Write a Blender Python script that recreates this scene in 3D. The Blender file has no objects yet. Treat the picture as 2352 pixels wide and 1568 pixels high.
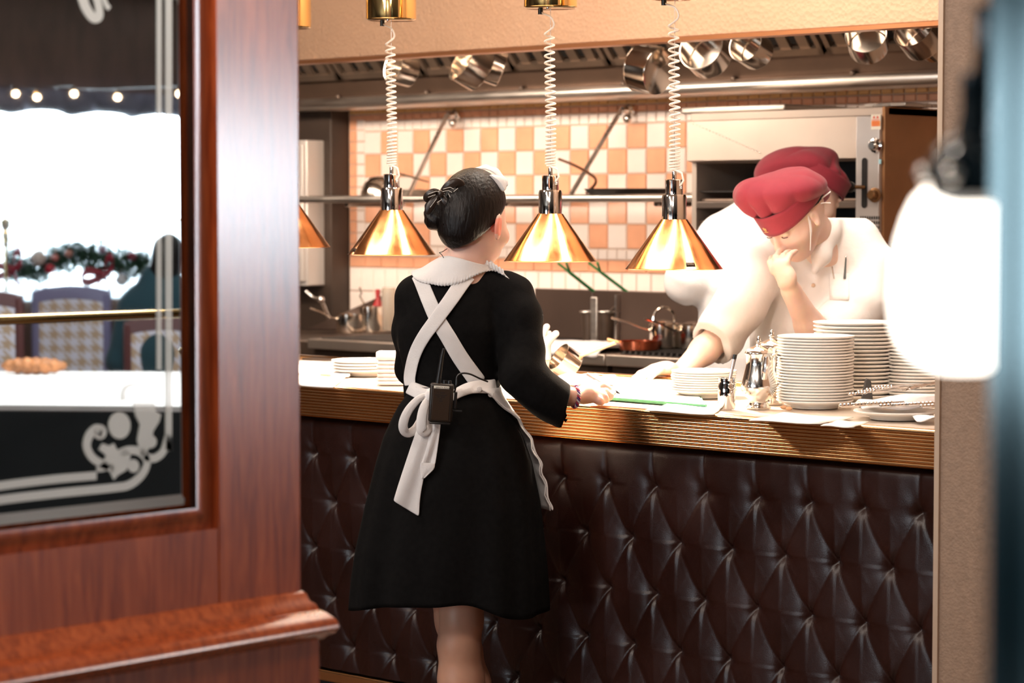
import bpy, bmesh, math, random
import numpy as np
from mathutils import Vector, Matrix, noise
from mathutils.bvhtree import BVHTree
random.seed(7)
PI = math.pi
SC = bpy.context.scene
COL = SC.collection

# ------------------------------------------------------------------ camera
F_PX = 5600.0; CX, CY = 1176.0, 784.0; HORIZON = 483.0
CAM_Z = 1.52
BETA = math.radians(42.85)            # the kitchen's depth axis (Y) lies this far right of the view
PITCH = math.atan((CY - HORIZON) / F_PX)
D2 = Vector((-math.sin(BETA), math.cos(BETA), 0))     # horizontal view direction
R2 = Vector((math.cos(BETA), math.sin(BETA), 0))      # to the right of the view
UP = Vector((0, 0, 1))
cam_d = bpy.data.cameras.new('camera'); cam = bpy.data.objects.new('camera', cam_d); COL.objects.link(cam)
cam.location = (0, 0, CAM_Z)
cam_d.sensor_width = 36.0; cam_d.lens = F_PX / 2352 * 36.0
fwd = D2 * math.cos(PITCH) - UP * math.sin(PITCH)
upv = D2 * math.sin(PITCH) + UP * math.cos(PITCH)
cam.rotation_euler = Matrix((R2, upv, -fwd)).transposed().to_euler()
cam_d.dof.use_dof = True; cam_d.dof.focus_distance = 5.95; cam_d.dof.aperture_fstop = 4.6
cam_d.clip_start = 0.05; cam_d.clip_end = 200
SC.camera = cam

# ------------------------------------------------------------------ world, exposure
SC.view_settings.view_transform = 'Standard'; SC.view_settings.look = 'None'
SC.view_settings.exposure = 0.0; SC.view_settings.gamma = 1.0
SC.view_settings.use_curve_mapping = False
wd = bpy.data.worlds.new('world'); SC.world = wd; wd.use_nodes = True
wb = wd.node_tree.nodes['Background']; wb.inputs[0].default_value = (0.80, 0.92, 1.0, 1); wb.inputs[1].default_value = 8.0

# ------------------------------------------------------------------ large lights of the place, with added fill lights
def area(name, loc, target, sx, sy, power, color):
    l = bpy.data.lights.new(name, 'AREA'); l.shape = 'RECTANGLE'; l.size = sx; l.size_y = sy
    l.energy = power; l.color = color
    o = bpy.data.objects.new(name, l); COL.objects.link(o); o.location = loc
    o.rotation_euler = (Vector(target) - Vector(loc)).to_track_quat('-Z', 'Y').to_euler()
    return o
def spot(name, loc, target, power, color, ang, blend=0.5, rad=0.03):
    l = bpy.data.lights.new(name, 'SPOT'); l.energy = power; l.color = color; l.spot_size = math.radians(ang)
    l.spot_blend = blend; l.shadow_soft_size = rad
    o = bpy.data.objects.new(name, l); COL.objects.link(o); o.location = loc
    o.rotation_euler = (Vector(target) - Vector(loc)).to_track_quat('-Z', 'Y').to_euler()
    return o
#
COOL = (0.78, 0.90, 1.0); WARM = (1.0, 0.74, 0.50); NEUT = (1.0, 0.88, 0.78)
area('window_daylight', (8.55, 11.0, 1.6), (0, 9.0, 1.5), 4.6, 1.4, 260, COOL)          # dining room windows
area('window_daylight', (-4.2, -5.4, 1.55), (-3.6, 4, 1.3), 2.0, 1.3, 90, COOL)       # window behind the photographer
for hx, hy in ((-5.6, 2.6), (-4.3, 1.4), (-2.3, 2.0), (-3.6, .2), (-1.6, .6)): area('hall_ceiling_light', (hx, hy, 2.98), (hx * .75 - .9, 4.1, .8), .34, .34, 34, NEUT)   # hall ceiling fittings
area('kitchen_ceiling_light', (-4.6, 4.5, 2.98), (-4.6, 5.6, 1.6), 3.0, 0.35, 60, (1.0, .82, .66))  # over the pass
area('hood_light', (-6.75, 6.03, 2.22), (-6.75, 7.4, 1.45), 2.7, 0.16, 58, (1.0, 0.82, 0.66)) # in the hood
area('under_shelf_fill', (-6.9, 7.06, 1.53), (-6.9, 7.4, 1.36), 2.2, 0.03, 5, (1.0, .80, .64))   # added fill under the shelf to lift the lower tiles, no fixture there
area('cooks_fill_light', (-3.9, 5.30, 2.98), (-3.9, 5.42, 1.0), 1.5, 0.3, 42, (1.0, .90, .80))   # added fill above the cooks to whiten their jackets
area('hood_light', (-4.3, 6.03, 2.22), (-4.3, 6.9, 1.4), 1.6, 0.16, 5, (1.0, 0.82, 0.66))

# ------------------------------------------------------------------ pixel helpers (reading places off the survey frame)
def ray(px, py):
    v = fwd * F_PX + R2 * (px - CX) + upv * (CY - py)
    return v / v.dot(D2)                                # horizontal forward component = 1
def W(px, py, t): return Vector((0, 0, CAM_Z)) + ray(px, py) * t
def WY(px, py, Y): v = ray(px, py); return Vector((0, 0, CAM_Z)) + v * (Y / v.y)
def WX(px, py, X): v = ray(px, py); return Vector((0, 0, CAM_Z)) + v * (X / v.x)
def WZ(px, py, Z): v = ray(px, py); return Vector((0, 0, CAM_Z)) + v * ((Z - CAM_Z) / v.z)
MX = -2.9                                               # plane of the etched mirror
def V(px, py, t): p = W(px, py, t); return Vector((2 * MX - p.x, p.y, p.z))   # seen in the mirror
# ------------------------------------------------------------------ tags
def tag(o, label=None, cat=None, group=None, kind=None):
    if label: o['label'] = label
    if cat: o['category'] = cat
    if group: o['group'] = group
    if kind: o['kind'] = kind
    return o
def thing(name, label, cat, loc=(0, 0, 0), group=None, rot=(0, 0, 0)):
    o = bpy.data.objects.new(name, None); COL.objects.link(o); o.empty_display_size = .05
    o.location = loc; o.rotation_euler = rot
    return tag(o, label, cat, group)
def copy_tree(o, parent=None):
    c = o.copy(); COL.objects.link(c)
    if parent: c.parent = parent
    for ch in list(o.children): copy_tree(ch, c)
    return c
# ------------------------------------------------------------------ materials
MATS = {}
def mat(name, col, rough=.5, metal=0., noise_amt=0., nscale=20., bump=0., bscale=60., spec=None, emit=None, estr=0.,
        stretch=None, trans=0., coat=0., sheen=0., sss=0., alpha=None, rvar=0., ior=None):
    if name in MATS: return MATS[name]
    m = bpy.data.materials.new(name); m.use_nodes = True; nt = m.node_tree; b = nt.nodes['Principled BSDF']
    I = b.inputs
    I['Base Color'].default_value = (*col, 1); I['Roughness'].default_value = rough; I['Metallic'].default_value = metal
    if spec is not None: I['Specular IOR Level'].default_value = spec
    if ior: I['IOR'].default_value = ior
    if trans: I['Transmission Weight'].default_value = trans
    if coat: I['Coat Weight'].default_value = coat; I['Coat Roughness'].default_value = .08
    if sheen: I['Sheen Weight'].default_value = sheen
    if sss:
        I['Subsurface Weight'].default_value = sss; I['Subsurface Radius'].default_value = (1, .25, .12); I['Subsurface Scale'].default_value = .012
    if emit: I['Emission Color'].default_value = (*emit, 1); I['Emission Strength'].default_value = estr
    tc = nt.nodes.new('ShaderNodeTexCoord'); mp = nt.nodes.new('ShaderNodeMapping')
    nt.links.new(tc.outputs['Object'], mp.inputs['Vector'])
    if stretch: mp.inputs['Scale'].default_value = stretch
    if noise_amt or rvar:
        n = nt.nodes.new('ShaderNodeTexNoise'); n.inputs['Scale'].default_value = nscale; n.inputs['Detail'].default_value = 5
        nt.links.new(mp.outputs[0], n.inputs['Vector'])
    if noise_amt:
        r = nt.nodes.new('ShaderNodeValToRGB')
        lo = tuple(max(0, c * (1 - noise_amt)) for c in col); hi = tuple(min(1, c * (1 + noise_amt)) for c in col)
        r.color_ramp.elements[0].position = .3; r.color_ramp.elements[1].position = .7
        r.color_ramp.elements[0].color = (*lo, 1); r.color_ramp.elements[1].color = (*hi, 1)
        nt.links.new(n.outputs['Fac'], r.inputs['Fac']); nt.links.new(r.outputs['Color'], I['Base Color'])
    if rvar:
        mr = nt.nodes.new('ShaderNodeMapRange'); mr.inputs['From Min'].default_value = .3; mr.inputs['From Max'].default_value = .7
        mr.inputs['To Min'].default_value = max(.01, rough - rvar); mr.inputs['To Max'].default_value = rough + rvar
        nt.links.new(n.outputs['Fac'], mr.inputs['Value']); nt.links.new(mr.outputs[0], I['Roughness'])
    if bump:
        n2 = nt.nodes.new('ShaderNodeTexNoise'); n2.inputs['Scale'].default_value = bscale; n2.inputs['Detail'].default_value = 4
        nt.links.new(mp.outputs[0], n2.inputs['Vector'])
        bp = nt.nodes.new('ShaderNodeBump'); bp.inputs['Strength'].default_value = bump; bp.inputs['Distance'].default_value = .01
        nt.links.new(n2.outputs['Fac'], bp.inputs['Height']); nt.links.new(bp.outputs[0], I['Normal'])
    MATS[name] = m
    return m
def wood(name, dark, light, rough, scale=(1, 1, 1)):
    m = bpy.data.materials.new(name); m.use_nodes = True; nt = m.node_tree; b = nt.nodes['Principled BSDF']
    tc = nt.nodes.new('ShaderNodeTexCoord'); mp = nt.nodes.new('ShaderNodeMapping'); mp.inputs['Scale'].default_value = scale
    n = nt.nodes.new('ShaderNodeTexNoise'); n.inputs['Scale'].default_value = 6; n.inputs['Detail'].default_value = 8; n.inputs['Distortion'].default_value = .6
    r = nt.nodes.new('ShaderNodeValToRGB'); r.color_ramp.elements[0].position = .32; r.color_ramp.elements[1].position = .7
    r.color_ramp.elements[0].color = (*dark, 1); r.color_ramp.elements[1].color = (*light, 1)
    L = nt.links.new
    L(tc.outputs['Object'], mp.inputs['Vector']); L(mp.outputs[0], n.inputs['Vector']); L(n.outputs['Fac'], r.inputs['Fac'])
    L(r.outputs['Color'], b.inputs['Base Color']); b.inputs['Roughness'].default_value = rough
    b.inputs['Coat Weight'].default_value = 1.0; b.inputs['Coat IOR'].default_value = 1.7; b.inputs['Coat Roughness'].default_value = rough * .7
    return m
M_WOOD = wood('mahogany', (.22, .036, .010), (.42, .085, .022), .24, (14, 14, 1.2))
M_WOODD = wood('dark_wood', (.035, .016, .012), (.08, .035, .025), .35, (12, 12, 1.5))
M_BRASS = mat('brass', (.88, .55, .28), .17, 1., noise_amt=.05, nscale=3, rvar=.03)
M_BRASSP = mat('polished_brass', (.86, .60, .25), .08, 1.)
M_COPPER = mat('lamp_brass', (.74, .36, .15), .17, 1., noise_amt=.18, nscale=22, stretch=(1, 1, .25), rvar=.09)
M_CHROME = mat('chrome', (.82, .80, .78), .07, 1.)
M_STEEL = mat('steel', (.62, .58, .54), .28, 1., noise_amt=.08, nscale=8, rvar=.08)
M_STEELB = mat('brushed_steel', (.66, .60, .54), .38, 1., noise_amt=.08, nscale=6, stretch=(1, 1, 12), rvar=.06)
M_STEELD = mat('dark_steel', (.12, .085, .065), .42, .7, noise_amt=.3, nscale=5, rvar=.1)
M_POT = mat('pot_steel', (.76, .68, .60), .14, 1., noise_amt=.06, nscale=5, rvar=.05)
M_BLACK = mat('black_plastic', (.012, .011, .011), .35)
M_BLACKM = mat('matt_black', (.010, .009, .009), .8)
M_SOOT = mat('soot_black', (.02, .016, .014), .7, noise_amt=.4, nscale=9)
M_LEATHER = mat('brown_leather', (.019, .0046, .0028), .36, 0, noise_amt=.25, nscale=7, bump=.08, bscale=420, rvar=.06, spec=.42)
M_EAR = mat('ear_skin', (.85, .30, .22), .5, sss=.3)
M_VINYL = mat('gold_vinyl', (.50, .33, .20), .42, .25, noise_amt=.06, nscale=3)
M_COLUMN = mat('column_cloth', (.30, .20, .14), .6, .1, noise_amt=.10, nscale=60, bump=.25, bscale=160)
M_COUNTER = mat('counter_top', (.72, .62, .52), .32, .35, noise_amt=.04)
M_PLATE = mat('white_china', (.86, .84, .80), .15, noise_amt=.01)
M_CLOTH = mat('white_cotton', (.80, .77, .76), .85, noise_amt=.03, nscale=30, bump=.15, bscale=300, sheen=.2)
M_CLOTHW = mat('napkin_cotton', (.84, .80, .79), .9, noise_amt=.03, nscale=20, bump=.2, bscale=90)
M_DRESS = mat('black_dress_cloth', (.0040, .0036, .0036), .9, noise_amt=.3, nscale=80, bump=.1, bscale=260, spec=.12)
M_CHEF = mat('chef_jacket_cotton', (.86, .84, .82), .85, noise_amt=.02, bump=.5, bscale=16)
M_SKIN = mat('skin', (.80, .50, .40), .48, sss=.25, noise_amt=.05, nscale=30)
M_SKINP = mat('light_skin', (.84, .60, .50), .5, sss=.25, noise_amt=.04, nscale=30)
M_LEG = mat('leg_skin', (.62, .33, .22), .42, sss=.15, noise_amt=.05, nscale=20)
M_HAIR = mat('black_hair', (.006, .0035, .003), .42, spec=.25, noise_amt=.5, nscale=50, bump=.35, bscale=160, stretch=(1, 1, .2))
M_BURG = mat('burgundy_cloth', (.20, .009, .024), .85, noise_amt=.05, nscale=30, bump=.1, bscale=300, sheen=.15)
M_PAPER = mat('paper', (.84, .80, .74), .8)
M_GREEN = mat('green_plastic', (.03, .22, .06), .4)
M_GREENC = mat('green_card', (.10, .35, .17), .5)
M_RUBBER = mat('white_rubber', (.85, .78, .76), .5)
M_CORD = mat('white_cord', (.86, .80, .72), .45)
M_TILEW = mat('white_tile', (.78, .67, .60), .22, noise_amt=.03, nscale=10)
M_TILEO = mat('orange_tile', (.74, .36, .21), .22, noise_amt=.08, nscale=10)
M_TILEB = mat('amber_tile', (.72, .38, .14), .25, noise_amt=.08, nscale=10)
M_GROUT = mat('grout', (.55, .40, .30), .8)
M_RED = mat('red_plastic', (.35, .02, .02), .4)
M_DARKGL = mat('black_lacquer', (.006, .012, .016), .10, ior=1.5)
M_JAMB = mat('sky_tinted_black_lacquer', (.004, .020, .028), .12, ior=1.62)
M_JAMB.node_tree.nodes['Principled BSDF'].inputs['Specular Tint'].default_value = (.70, .95, 1, 1)  # teal of the reflected sky is put into base colour and specular tint
M_SILVER = mat('silver', (.90, .85, .80), .16, 1.)
# ------------------------------------------------------------------ mesh builder
class MB:
    def __init__(s): s.v = []; s.f = []; s.m = []; s.mi = 0
    def add(s, vs, fs):
        o = len(s.v); s.v += [tuple(v) for v in vs]; s.f += [tuple(i + o for i in f) for f in fs]; s.m += [s.mi] * len(fs); return s
    def box(s, a, b, M=None):
        x0, y0, z0 = a; x1, y1, z1 = b
        vs = [Vector(p) for p in ((x0, y0, z0), (x1, y0, z0), (x1, y1, z0), (x0, y1, z0), (x0, y0, z1), (x1, y0, z1), (x1, y1, z1), (x0, y1, z1))]
        if M: vs = [M @ v for v in vs]
        return s.add(vs, [(0, 3, 2, 1), (4, 5, 6, 7), (0, 1, 5, 4), (1, 2, 6, 5), (2, 3, 7, 6), (3, 0, 4, 7)])
    def lathe(s, prof, n=32, M=None, flat=1.0, caps=True):
        vs = []; fs = []
        for r, z in prof:
            for k in range(n):
                a = 2 * PI * k / n; p = Vector((r * math.cos(a), r * flat * math.sin(a), z)); vs.append(M @ p if M else p)
        for i in range(len(prof) - 1):
            for k in range(n):
                k2 = (k + 1) % n; fs.append((i * n + k, i * n + k2, (i + 1) * n + k2, (i + 1) * n + k))
        if caps:
            if prof[0][0] > 1e-6: fs.append(tuple(range(n - 1, -1, -1)))
            if prof[-1][0] > 1e-6: fs.append(tuple(range((len(prof) - 1) * n, len(prof) * n)))
        return s.add(vs, fs)
    def tube(s, pts, r, n=10, caps=True, flat=None):
        pts = [Vector(p) for p in pts]; N = len(pts); rs = r if isinstance(r, (list, tuple)) else [r] * N
        vs = []; fs = []; up = None
        for i, p in enumerate(pts):
            tg = (pts[min(i + 1, N - 1)] - pts[max(i - 1, 0)]).normalized()
            if up is None:
                up = Vector((0, 0, 1)) if abs(tg.z) < .9 else Vector((1, 0, 0))
            side = tg.cross(up).normalized(); up = side.cross(tg).normalized()
            for k in range(n):
                a = 2 * PI * k / n; vs.append(p + (side * math.cos(a) + up * math.sin(a) * (flat or 1)) * rs[i])
        for i in range(N - 1):
            for k in range(n):
                k2 = (k + 1) % n; fs.append((i * n + k, i * n + k2, (i + 1) * n + k2, (i + 1) * n + k))
        if caps: fs.append(tuple(range(n - 1, -1, -1))); fs.append(tuple(range((N - 1) * n, N * n)))
        return s.add(vs, fs)
    def sphere(s, c, r, n=16, M=None):
        prof = [(max(1e-7, math.sin(PI * i / n)), -math.cos(PI * i / n)) for i in range(n + 1)]
        rr = r if isinstance(r, (tuple, list)) else (r, r, r)
        T = Matrix.Translation(Vector(c)) @ (M or Matrix.Identity(4)) @ Matrix.Diagonal((rr[0], rr[1], rr[2], 1))
        return s.lathe(prof, n * 2, T, caps=False)
    def grid(s, rows, close=False):
        n = len(rows[0]); vs = [p for r in rows for p in r]; fs = []
        for i in range(len(rows) - 1):
            for k in range(n if close else n - 1):
                k2 = (k + 1) % n; fs.append((i * n + k, i * n + k2, (i + 1) * n + k2, (i + 1) * n + k))
        return s.add(vs, fs)
    def prism(s, poly, h, M):           # poly in local xy, extruded 0..h along z
        n = len(poly); vs = [M @ Vector((x, y, 0)) for x, y in poly] + [M @ Vector((x, y, h)) for x, y in poly]
        return s.add(vs, [tuple(range(n - 1, -1, -1)), tuple(range(n, 2 * n))] + [(i, (i + 1) % n, n + (i + 1) % n, n + i) for i in range(n)])
    def build(s, name, mats, parent=None, smooth=True, bevel=0, solid=0, ang=35, loc=None, subd=0):
        me = bpy.data.meshes.new(name); me.from_pydata(s.v, [], s.f)
        if not isinstance(mats, (list, tuple)): mats = [mats]
        for m in mats: me.materials.append(m)
        if len(mats) > 1: me.polygons.foreach_set('material_index', s.m)
        bm = bmesh.new(); bm.from_mesh(me); bmesh.ops.recalc_face_normals(bm, faces=bm.faces); bm.to_mesh(me); bm.free()
        return link(name, me, parent, smooth, bevel, solid, ang, loc, subd)
def link(name, me, parent=None, smooth=True, bevel=0, solid=0, ang=35, loc=None, subd=0):
    o = bpy.data.objects.new(name, me); COL.objects.link(o)
    if smooth:
        me.polygons.foreach_set('use_smooth', [True] * len(me.polygons))
        me.set_sharp_from_angle(angle=math.radians(ang))
    if loc is not None:
        loc = Vector(loc); me.transform(Matrix.Translation(-loc)); o.location = loc
    if parent is not None:
        o.parent = parent
        # meshes are modelled in world space: bring them into the parent's frame
        if parent.get('_w', 1): me.transform(world_of(parent).inverted()) if loc is None else None
    if solid:
        md = o.modifiers.new('solid', 'SOLIDIFY'); md.thickness = solid; md.offset = 0
    if bevel:
        md = o.modifiers.new('bevel', 'BEVEL'); md.width = bevel; md.segments = 2; md.limit_method = 'ANGLE'; md.angle_limit = math.radians(40)
    if subd:
        md = o.modifiers.new('subd', 'SUBSURF'); md.levels = subd; md.render_levels = subd
    return o
def world_of(o):
    m = o.matrix_basis.copy() if hasattr(o, 'matrix_basis') else Matrix.Identity(4)
    return (world_of(o.parent) @ m) if o.parent else m
def axis_M(origin, z, x=None):
    z = Vector(z).normalized(); x = Vector(x) if x is not None else (Vector((1, 0, 0)) if abs(z.x) < .9 else Vector((0, 1, 0)))
    x = (x - z * x.dot(z)).normalized(); y = z.cross(x)
    M = Matrix((x, y, z)).transposed().to_4x4(); M.translation = Vector(origin); return M
# ------------------------------------------------------------------ distance-field modelling for bodies and cloth
class Field:
    def __init__(s, lo, hi, vox):
        s.lo = np.array(lo, dtype=np.float32); s.vox = vox
        n = np.ceil((np.array(hi) - np.array(lo)) / vox).astype(int) + 1
        s.n = n; s.ax = [(s.lo[i] + np.arange(n[i], dtype=np.float32) * vox).astype(np.float32) for i in range(3)]
        s.d = np.full(tuple(n), .5, dtype=np.float32)
    def _sub(s, lo, hi, pad):
        sl = []
        for i in range(3):
            a = int(np.clip((lo[i] - pad - s.lo[i]) / s.vox, 0, s.n[i])); b = int(np.clip((hi[i] + pad - s.lo[i]) / s.vox + 1, 0, s.n[i])); sl.append(slice(a, b))
        return tuple(sl), np.meshgrid(*[s.ax[i][sl[i]] for i in range(3)], indexing='ij')
    def _comb(s, sl, e, k, op):
        a = s.d[sl]
        if op == 'u':
            if k > 0: h = np.maximum(k - np.abs(a - e), 0) / k; s.d[sl] = np.minimum(a, e) - h * h * k * .25
            else: s.d[sl] = np.minimum(a, e)
        else:
            if k > 0: h = np.maximum(k - np.abs(a + e), 0) / k; s.d[sl] = np.maximum(a, -e) + h * h * k * .25
            else: s.d[sl] = np.maximum(a, -e)
    def cone(s, p0, r0, p1, r1, k=.02, op='u', flat=None, fs=1.0):
        p0 = np.array(p0, dtype=np.float32); p1 = np.array(p1, dtype=np.float32); R = max(r0, r1)
        lo = np.minimum(p0, p1) - R; hi = np.maximum(p0, p1) + R
        sl, (X, Y, Z) = s._sub(lo, hi, k + .05)
        if X.size == 0: return s
        ax, ay, az = X - p0[0], Y - p0[1], Z - p0[2]; b = p1 - p0
        if flat is not None:
            fl = np.array(flat, dtype=np.float32); c = (ax * fl[0] + ay * fl[1] + az * fl[2]) * (fs - 1)
            bc = float(b @ fl) * (fs - 1)
            ax = ax + c * fl[0]; ay = ay + c * fl[1]; az = az + c * fl[2]; b = b + fl * bc
        L = max(float(b @ b), 1e-12); t = np.clip((ax * b[0] + ay * b[1] + az * b[2]) / L, 0, 1)
        e = np.sqrt((ax - b[0] * t) ** 2 + (ay - b[1] * t) ** 2 + (az - b[2] * t) ** 2) - (r0 + (r1 - r0) * t)
        if fs > 1: e = e / (1 + (fs - 1) * .5)
        s._comb(sl, e, k, op); return s
    def chain(s, pts, k=.02, **kw):
        for (p, r), (q, r2) in zip(pts[:-1], pts[1:]): s.cone(p, r, q, r2, k, **kw)
        return s
    def ell(s, c, rad, axes=None, k=.02, op='u'):
        c = np.array(c, dtype=np.float32); A = np.array([list(a) for a in (axes or ((1, 0, 0), (0, 1, 0), (0, 0, 1)))], dtype=np.float32)
        R = max(rad); sl, (X, Y, Z) = s._sub(c - R, c + R, k + .05)
        if X.size == 0: return s
        x, y, z = X - c[0], Y - c[1], Z - c[2]
        u = [(x * A[i][0] + y * A[i][1] + z * A[i][2]) for i in range(3)]
        k0 = np.sqrt(sum((u[i] / rad[i]) ** 2 for i in range(3))); k1 = np.sqrt(sum((u[i] / rad[i] ** 2) ** 2 for i in range(3)))
        e = k0 * (k0 - 1) / np.maximum(k1, 1e-6); s._comb(sl, e, k, op); return s
    def cut(s, p, n, lo=None, hi=None, k=0.0):      # remove the side that n points to (inside a box)
        p = np.array(p, dtype=np.float32); n = np.array(Vector(n).normalized(), dtype=np.float32)
        lo = s.lo if lo is None else np.array(lo); hi = s.lo + s.n * s.vox if hi is None else np.array(hi)
        sl, (X, Y, Z) = s._sub(lo, hi, 0)
        e = -((X - p[0]) * n[0] + (Y - p[1]) * n[1] + (Z - p[2]) * n[2])
        s._comb(sl, e, k, 's'); return s
    def disp(s, fn):
        X, Y, Z = np.meshgrid(*s.ax, indexing='ij'); s.d += fn(X, Y, Z).astype(np.float32); return s
    def mesh(s, name, smooth=1):
        v = s.d; v[0] = v[-1] = .1; v[:, 0] = v[:, -1] = .1; v[:, :, 0] = v[:, :, -1] = .1
        ins = v < 0; nx, ny, nz = v.shape
        cnt = np.zeros((nx - 1, ny - 1, nz - 1), np.float32); acc = [np.zeros_like(cnt) for _ in range(3)]
        cs = (slice(0, -1), slice(1, None))
        for ax in range(3):
            a = [slice(None)] * 3; b = [slice(None)] * 3; a[ax] = slice(0, -1); b[ax] = slice(1, None)
            va, vb = v[tuple(a)], v[tuple(b)]; cr = ins[tuple(a)] != ins[tuple(b)]
            tt = np.where(cr, va / np.where(cr, va - vb, 1), 0)
            o = [i for i in range(3) if i != ax]
            for i in (0, 1):
                for j in (0, 1):
                    q = [slice(None)] * 3; q[o[0]] = cs[i]; q[o[1]] = cs[j]; q = tuple(q)
                    c = cr[q]; cnt += c; acc[ax] += tt[q]; acc[o[0]] += i * c; acc[o[1]] += j * c
        act = cnt > 0; idx = -np.ones(act.shape, np.int64); ii = np.argwhere(act); idx[act] = np.arange(len(ii))
        P = np.stack([acc[i][act] / cnt[act] for i in range(3)], 1) + ii; P = P * s.vox + s.lo
        faces = []
        for ax in range(3):
            o = [(ax + 1) % 3, (ax + 2) % 3]
            a = [slice(None)] * 3; b = [slice(None)] * 3; a[ax] = slice(0, -1); b[ax] = slice(1, None)
            cr = ins[tuple(a)] != ins[tuple(b)]; E = np.argwhere(cr)
            ok = (E[:, o[0]] > 0) & (E[:, o[1]] > 0) & (E[:, o[0]] < act.shape[o[0]]) & (E[:, o[1]] < act.shape[o[1]]); E = E[ok]
            sgn = ins[tuple(a)][tuple(E.T)]
            c = []
            for di, dj in ((-1, -1), (0, -1), (0, 0), (-1, 0)):
                q = E.copy(); q[:, o[0]] += di; q[:, o[1]] += dj; c.append(idx[tuple(q.T)])
            Fq = np.stack(c, 1); Fq[~sgn] = Fq[~sgn][:, ::-1]; faces.append(Fq)
        Fq = np.concatenate(faces); Fq = Fq[(Fq >= 0).all(1)]
        for _ in range(smooth):     # one light umbrella pass
            S = np.zeros_like(P); C = np.zeros(len(P))
            for i in range(4):
                j = (i + 1) % 4
                np.add.at(S, Fq[:, i], P[Fq[:, j]]); np.add.at(C, Fq[:, i], 1); np.add.at(S, Fq[:, j], P[Fq[:, i]]); np.add.at(C, Fq[:, j], 1)
            P = P * .5 + .5 * S / np.maximum(C, 1)[:, None]
        me = bpy.data.meshes.new(name); me.from_pydata(P.tolist(), [], Fq.tolist()); return me
    def build(s, name, material, parent=None, smooth=1):
        me = s.mesh(name, smooth); me.materials.append(material); return link(name, me, parent, True, ang=80)
def bvh(o):
    me = o.data; M = world_of(o); return BVHTree.FromPolygons([M @ v.co for v in me.vertices], [tuple(p.vertices) for p in me.polygons])
def interp(tab, x):
    xs = [a[0] for a in tab]
    return [float(np.interp(x, xs, [a[k] for a in tab])) for k in range(1, len(tab[0]))]
def spline(pts, n):     # Catmull-Rom through points
    P = [Vector(p) for p in pts]; P = [P[0] * 2 - P[1]] + P + [P[-1] * 2 - P[-2]]; out = []
    m = len(P) - 3
    for i in range(n + 1):
        u = m * i / n; k = min(int(u), m - 1); t = u - k; a, b, c, d = P[k:k + 4]
        out.append(.5 * ((2 * b) + (c - a) * t + (2 * a - 5 * b + 4 * c - d) * t * t + (3 * b - a - 3 * c + d) * t ** 3))
    return out
# ================================================================== THE SETTING
def struct(mb, name, m, **kw):
    o = mb.build(name, m, **kw); o['kind'] = 'structure'; return o
CY0 = 4.5; CB = 5.34; CZ = 1.04            # pass counter: front, back, top height
CXR = WY(2152, 950, 4.42).x + .004         # where the column starts
M_FLOOR = mat('hall_floor', (.10, .055, .035), .35, noise_amt=.25, nscale=3)
M_KFLOOR = mat('kitchen_floor', (.16, .10, .08), .5, noise_amt=.2, nscale=4)
M_CEIL = mat('ceiling_paint', (.62, .52, .42), .8)
M_WALLD = mat('panelled_wall', (.075, .040, .030), .45, noise_amt=.25, nscale=3, stretch=(1, 3, 1))
struct(MB().box((-9.2, -6, -.06), (8.4, 14.2, 0)), 'floor', M_FLOOR, smooth=False)
struct(MB().box((-9.2, -6, 3.05), (8.4, 14.2, 3.12)), 'ceiling', M_CEIL, smooth=False)
# rear wall (behind the photographer) with a window opening that lights the hall
b = MB()
for a, c in (((-9.2, -6.1, 0), (-5.4, -5.6, 3.05)), ((-3.0, -6.1, 0), (8.4, -5.6, 3.05)), ((-5.4, -6.1, 0), (-3.0, -5.6, .85)), ((-5.4, -6.1, 2.05), (-3.0, -5.6, 3.05))): b.box(a, c)
struct(b, 'wall_rear', M_WALLD, smooth=False)
struct(MB().box((-9.3, -6, 0), (-9.12, 14.2, 3.05)), 'wall_left', M_STEELD, smooth=False)
struct(MB().box((-9.2, 14.0, 0), (8.4, 14.2, 3.05)), 'wall_far', M_WALLD, smooth=False)
# window wall of the dining room (seen in the mirror)
WR = 8.1; SILL = .92; HEAD = 2.33
b = MB()
for a, c in (((WR, -6, 0), (WR + .3, 8.6, 3.05)), ((WR, 13.4, 0), (WR + .3, 14.2, 3.05)), ((WR, 8.6, 0), (WR + .3, 13.4, SILL)), ((WR, 8.6, HEAD), (WR + .3, 13.4, 3.05))): b.box(a, c)
struct(b, 'wall_right', M_WALLD, smooth=False)
b = MB()
for y in (8.62, 13.32): b.box((WR + .1, y - .03, SILL), (WR + .16, y + .03, HEAD))
b.box((WR + .1, 8.6, HEAD - .05), (WR + .16, 13.4, HEAD)); b.box((WR + .1, 8.6, SILL), (WR + .16, 13.4, SILL + .05))
struct(b, 'window_1', mat('white_paint', (.7, .72, .74), .4), smooth=False)

# ---- back wall of the kitchen: real tiles laid tile by tile
YW = 7.4
def xw(px, Y=YW): return WY(px, 400, Y).x
b = MB(); b.box((-9.2, YW + .012, 0), (MX + .6, YW + .2, 3.05)); struct(b, 'wall_back', M_GROUT, smooth=False)
b = MB(); XL = xw(800); XR = -4.4; G = .0035
def tile(x0, x1, z0, z1, mi):
    b.mi = mi; x0 += G / 2; x1 -= G / 2; z0 += G / 2; z1 -= G / 2; e = .003; y = YW
    vs = [(x0, y + .011, z0), (x1, y + .011, z0), (x1, y + .011, z1), (x0, y + .011, z1), (x0 + e, y + .005, z0 + e), (x1 - e, y + .005, z0 + e), (x1 - e, y + .005, z1 - e), (x0 + e, y + .005, z1 - e)]
    b.add(vs, [(4, 5, 6, 7), (0, 1, 5, 4), (1, 2, 6, 5), (2, 3, 7, 6), (3, 0, 4, 7)])
Z0 = 1.366; P = .0995; ref = xw(1223); XC = xw(838)
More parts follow.
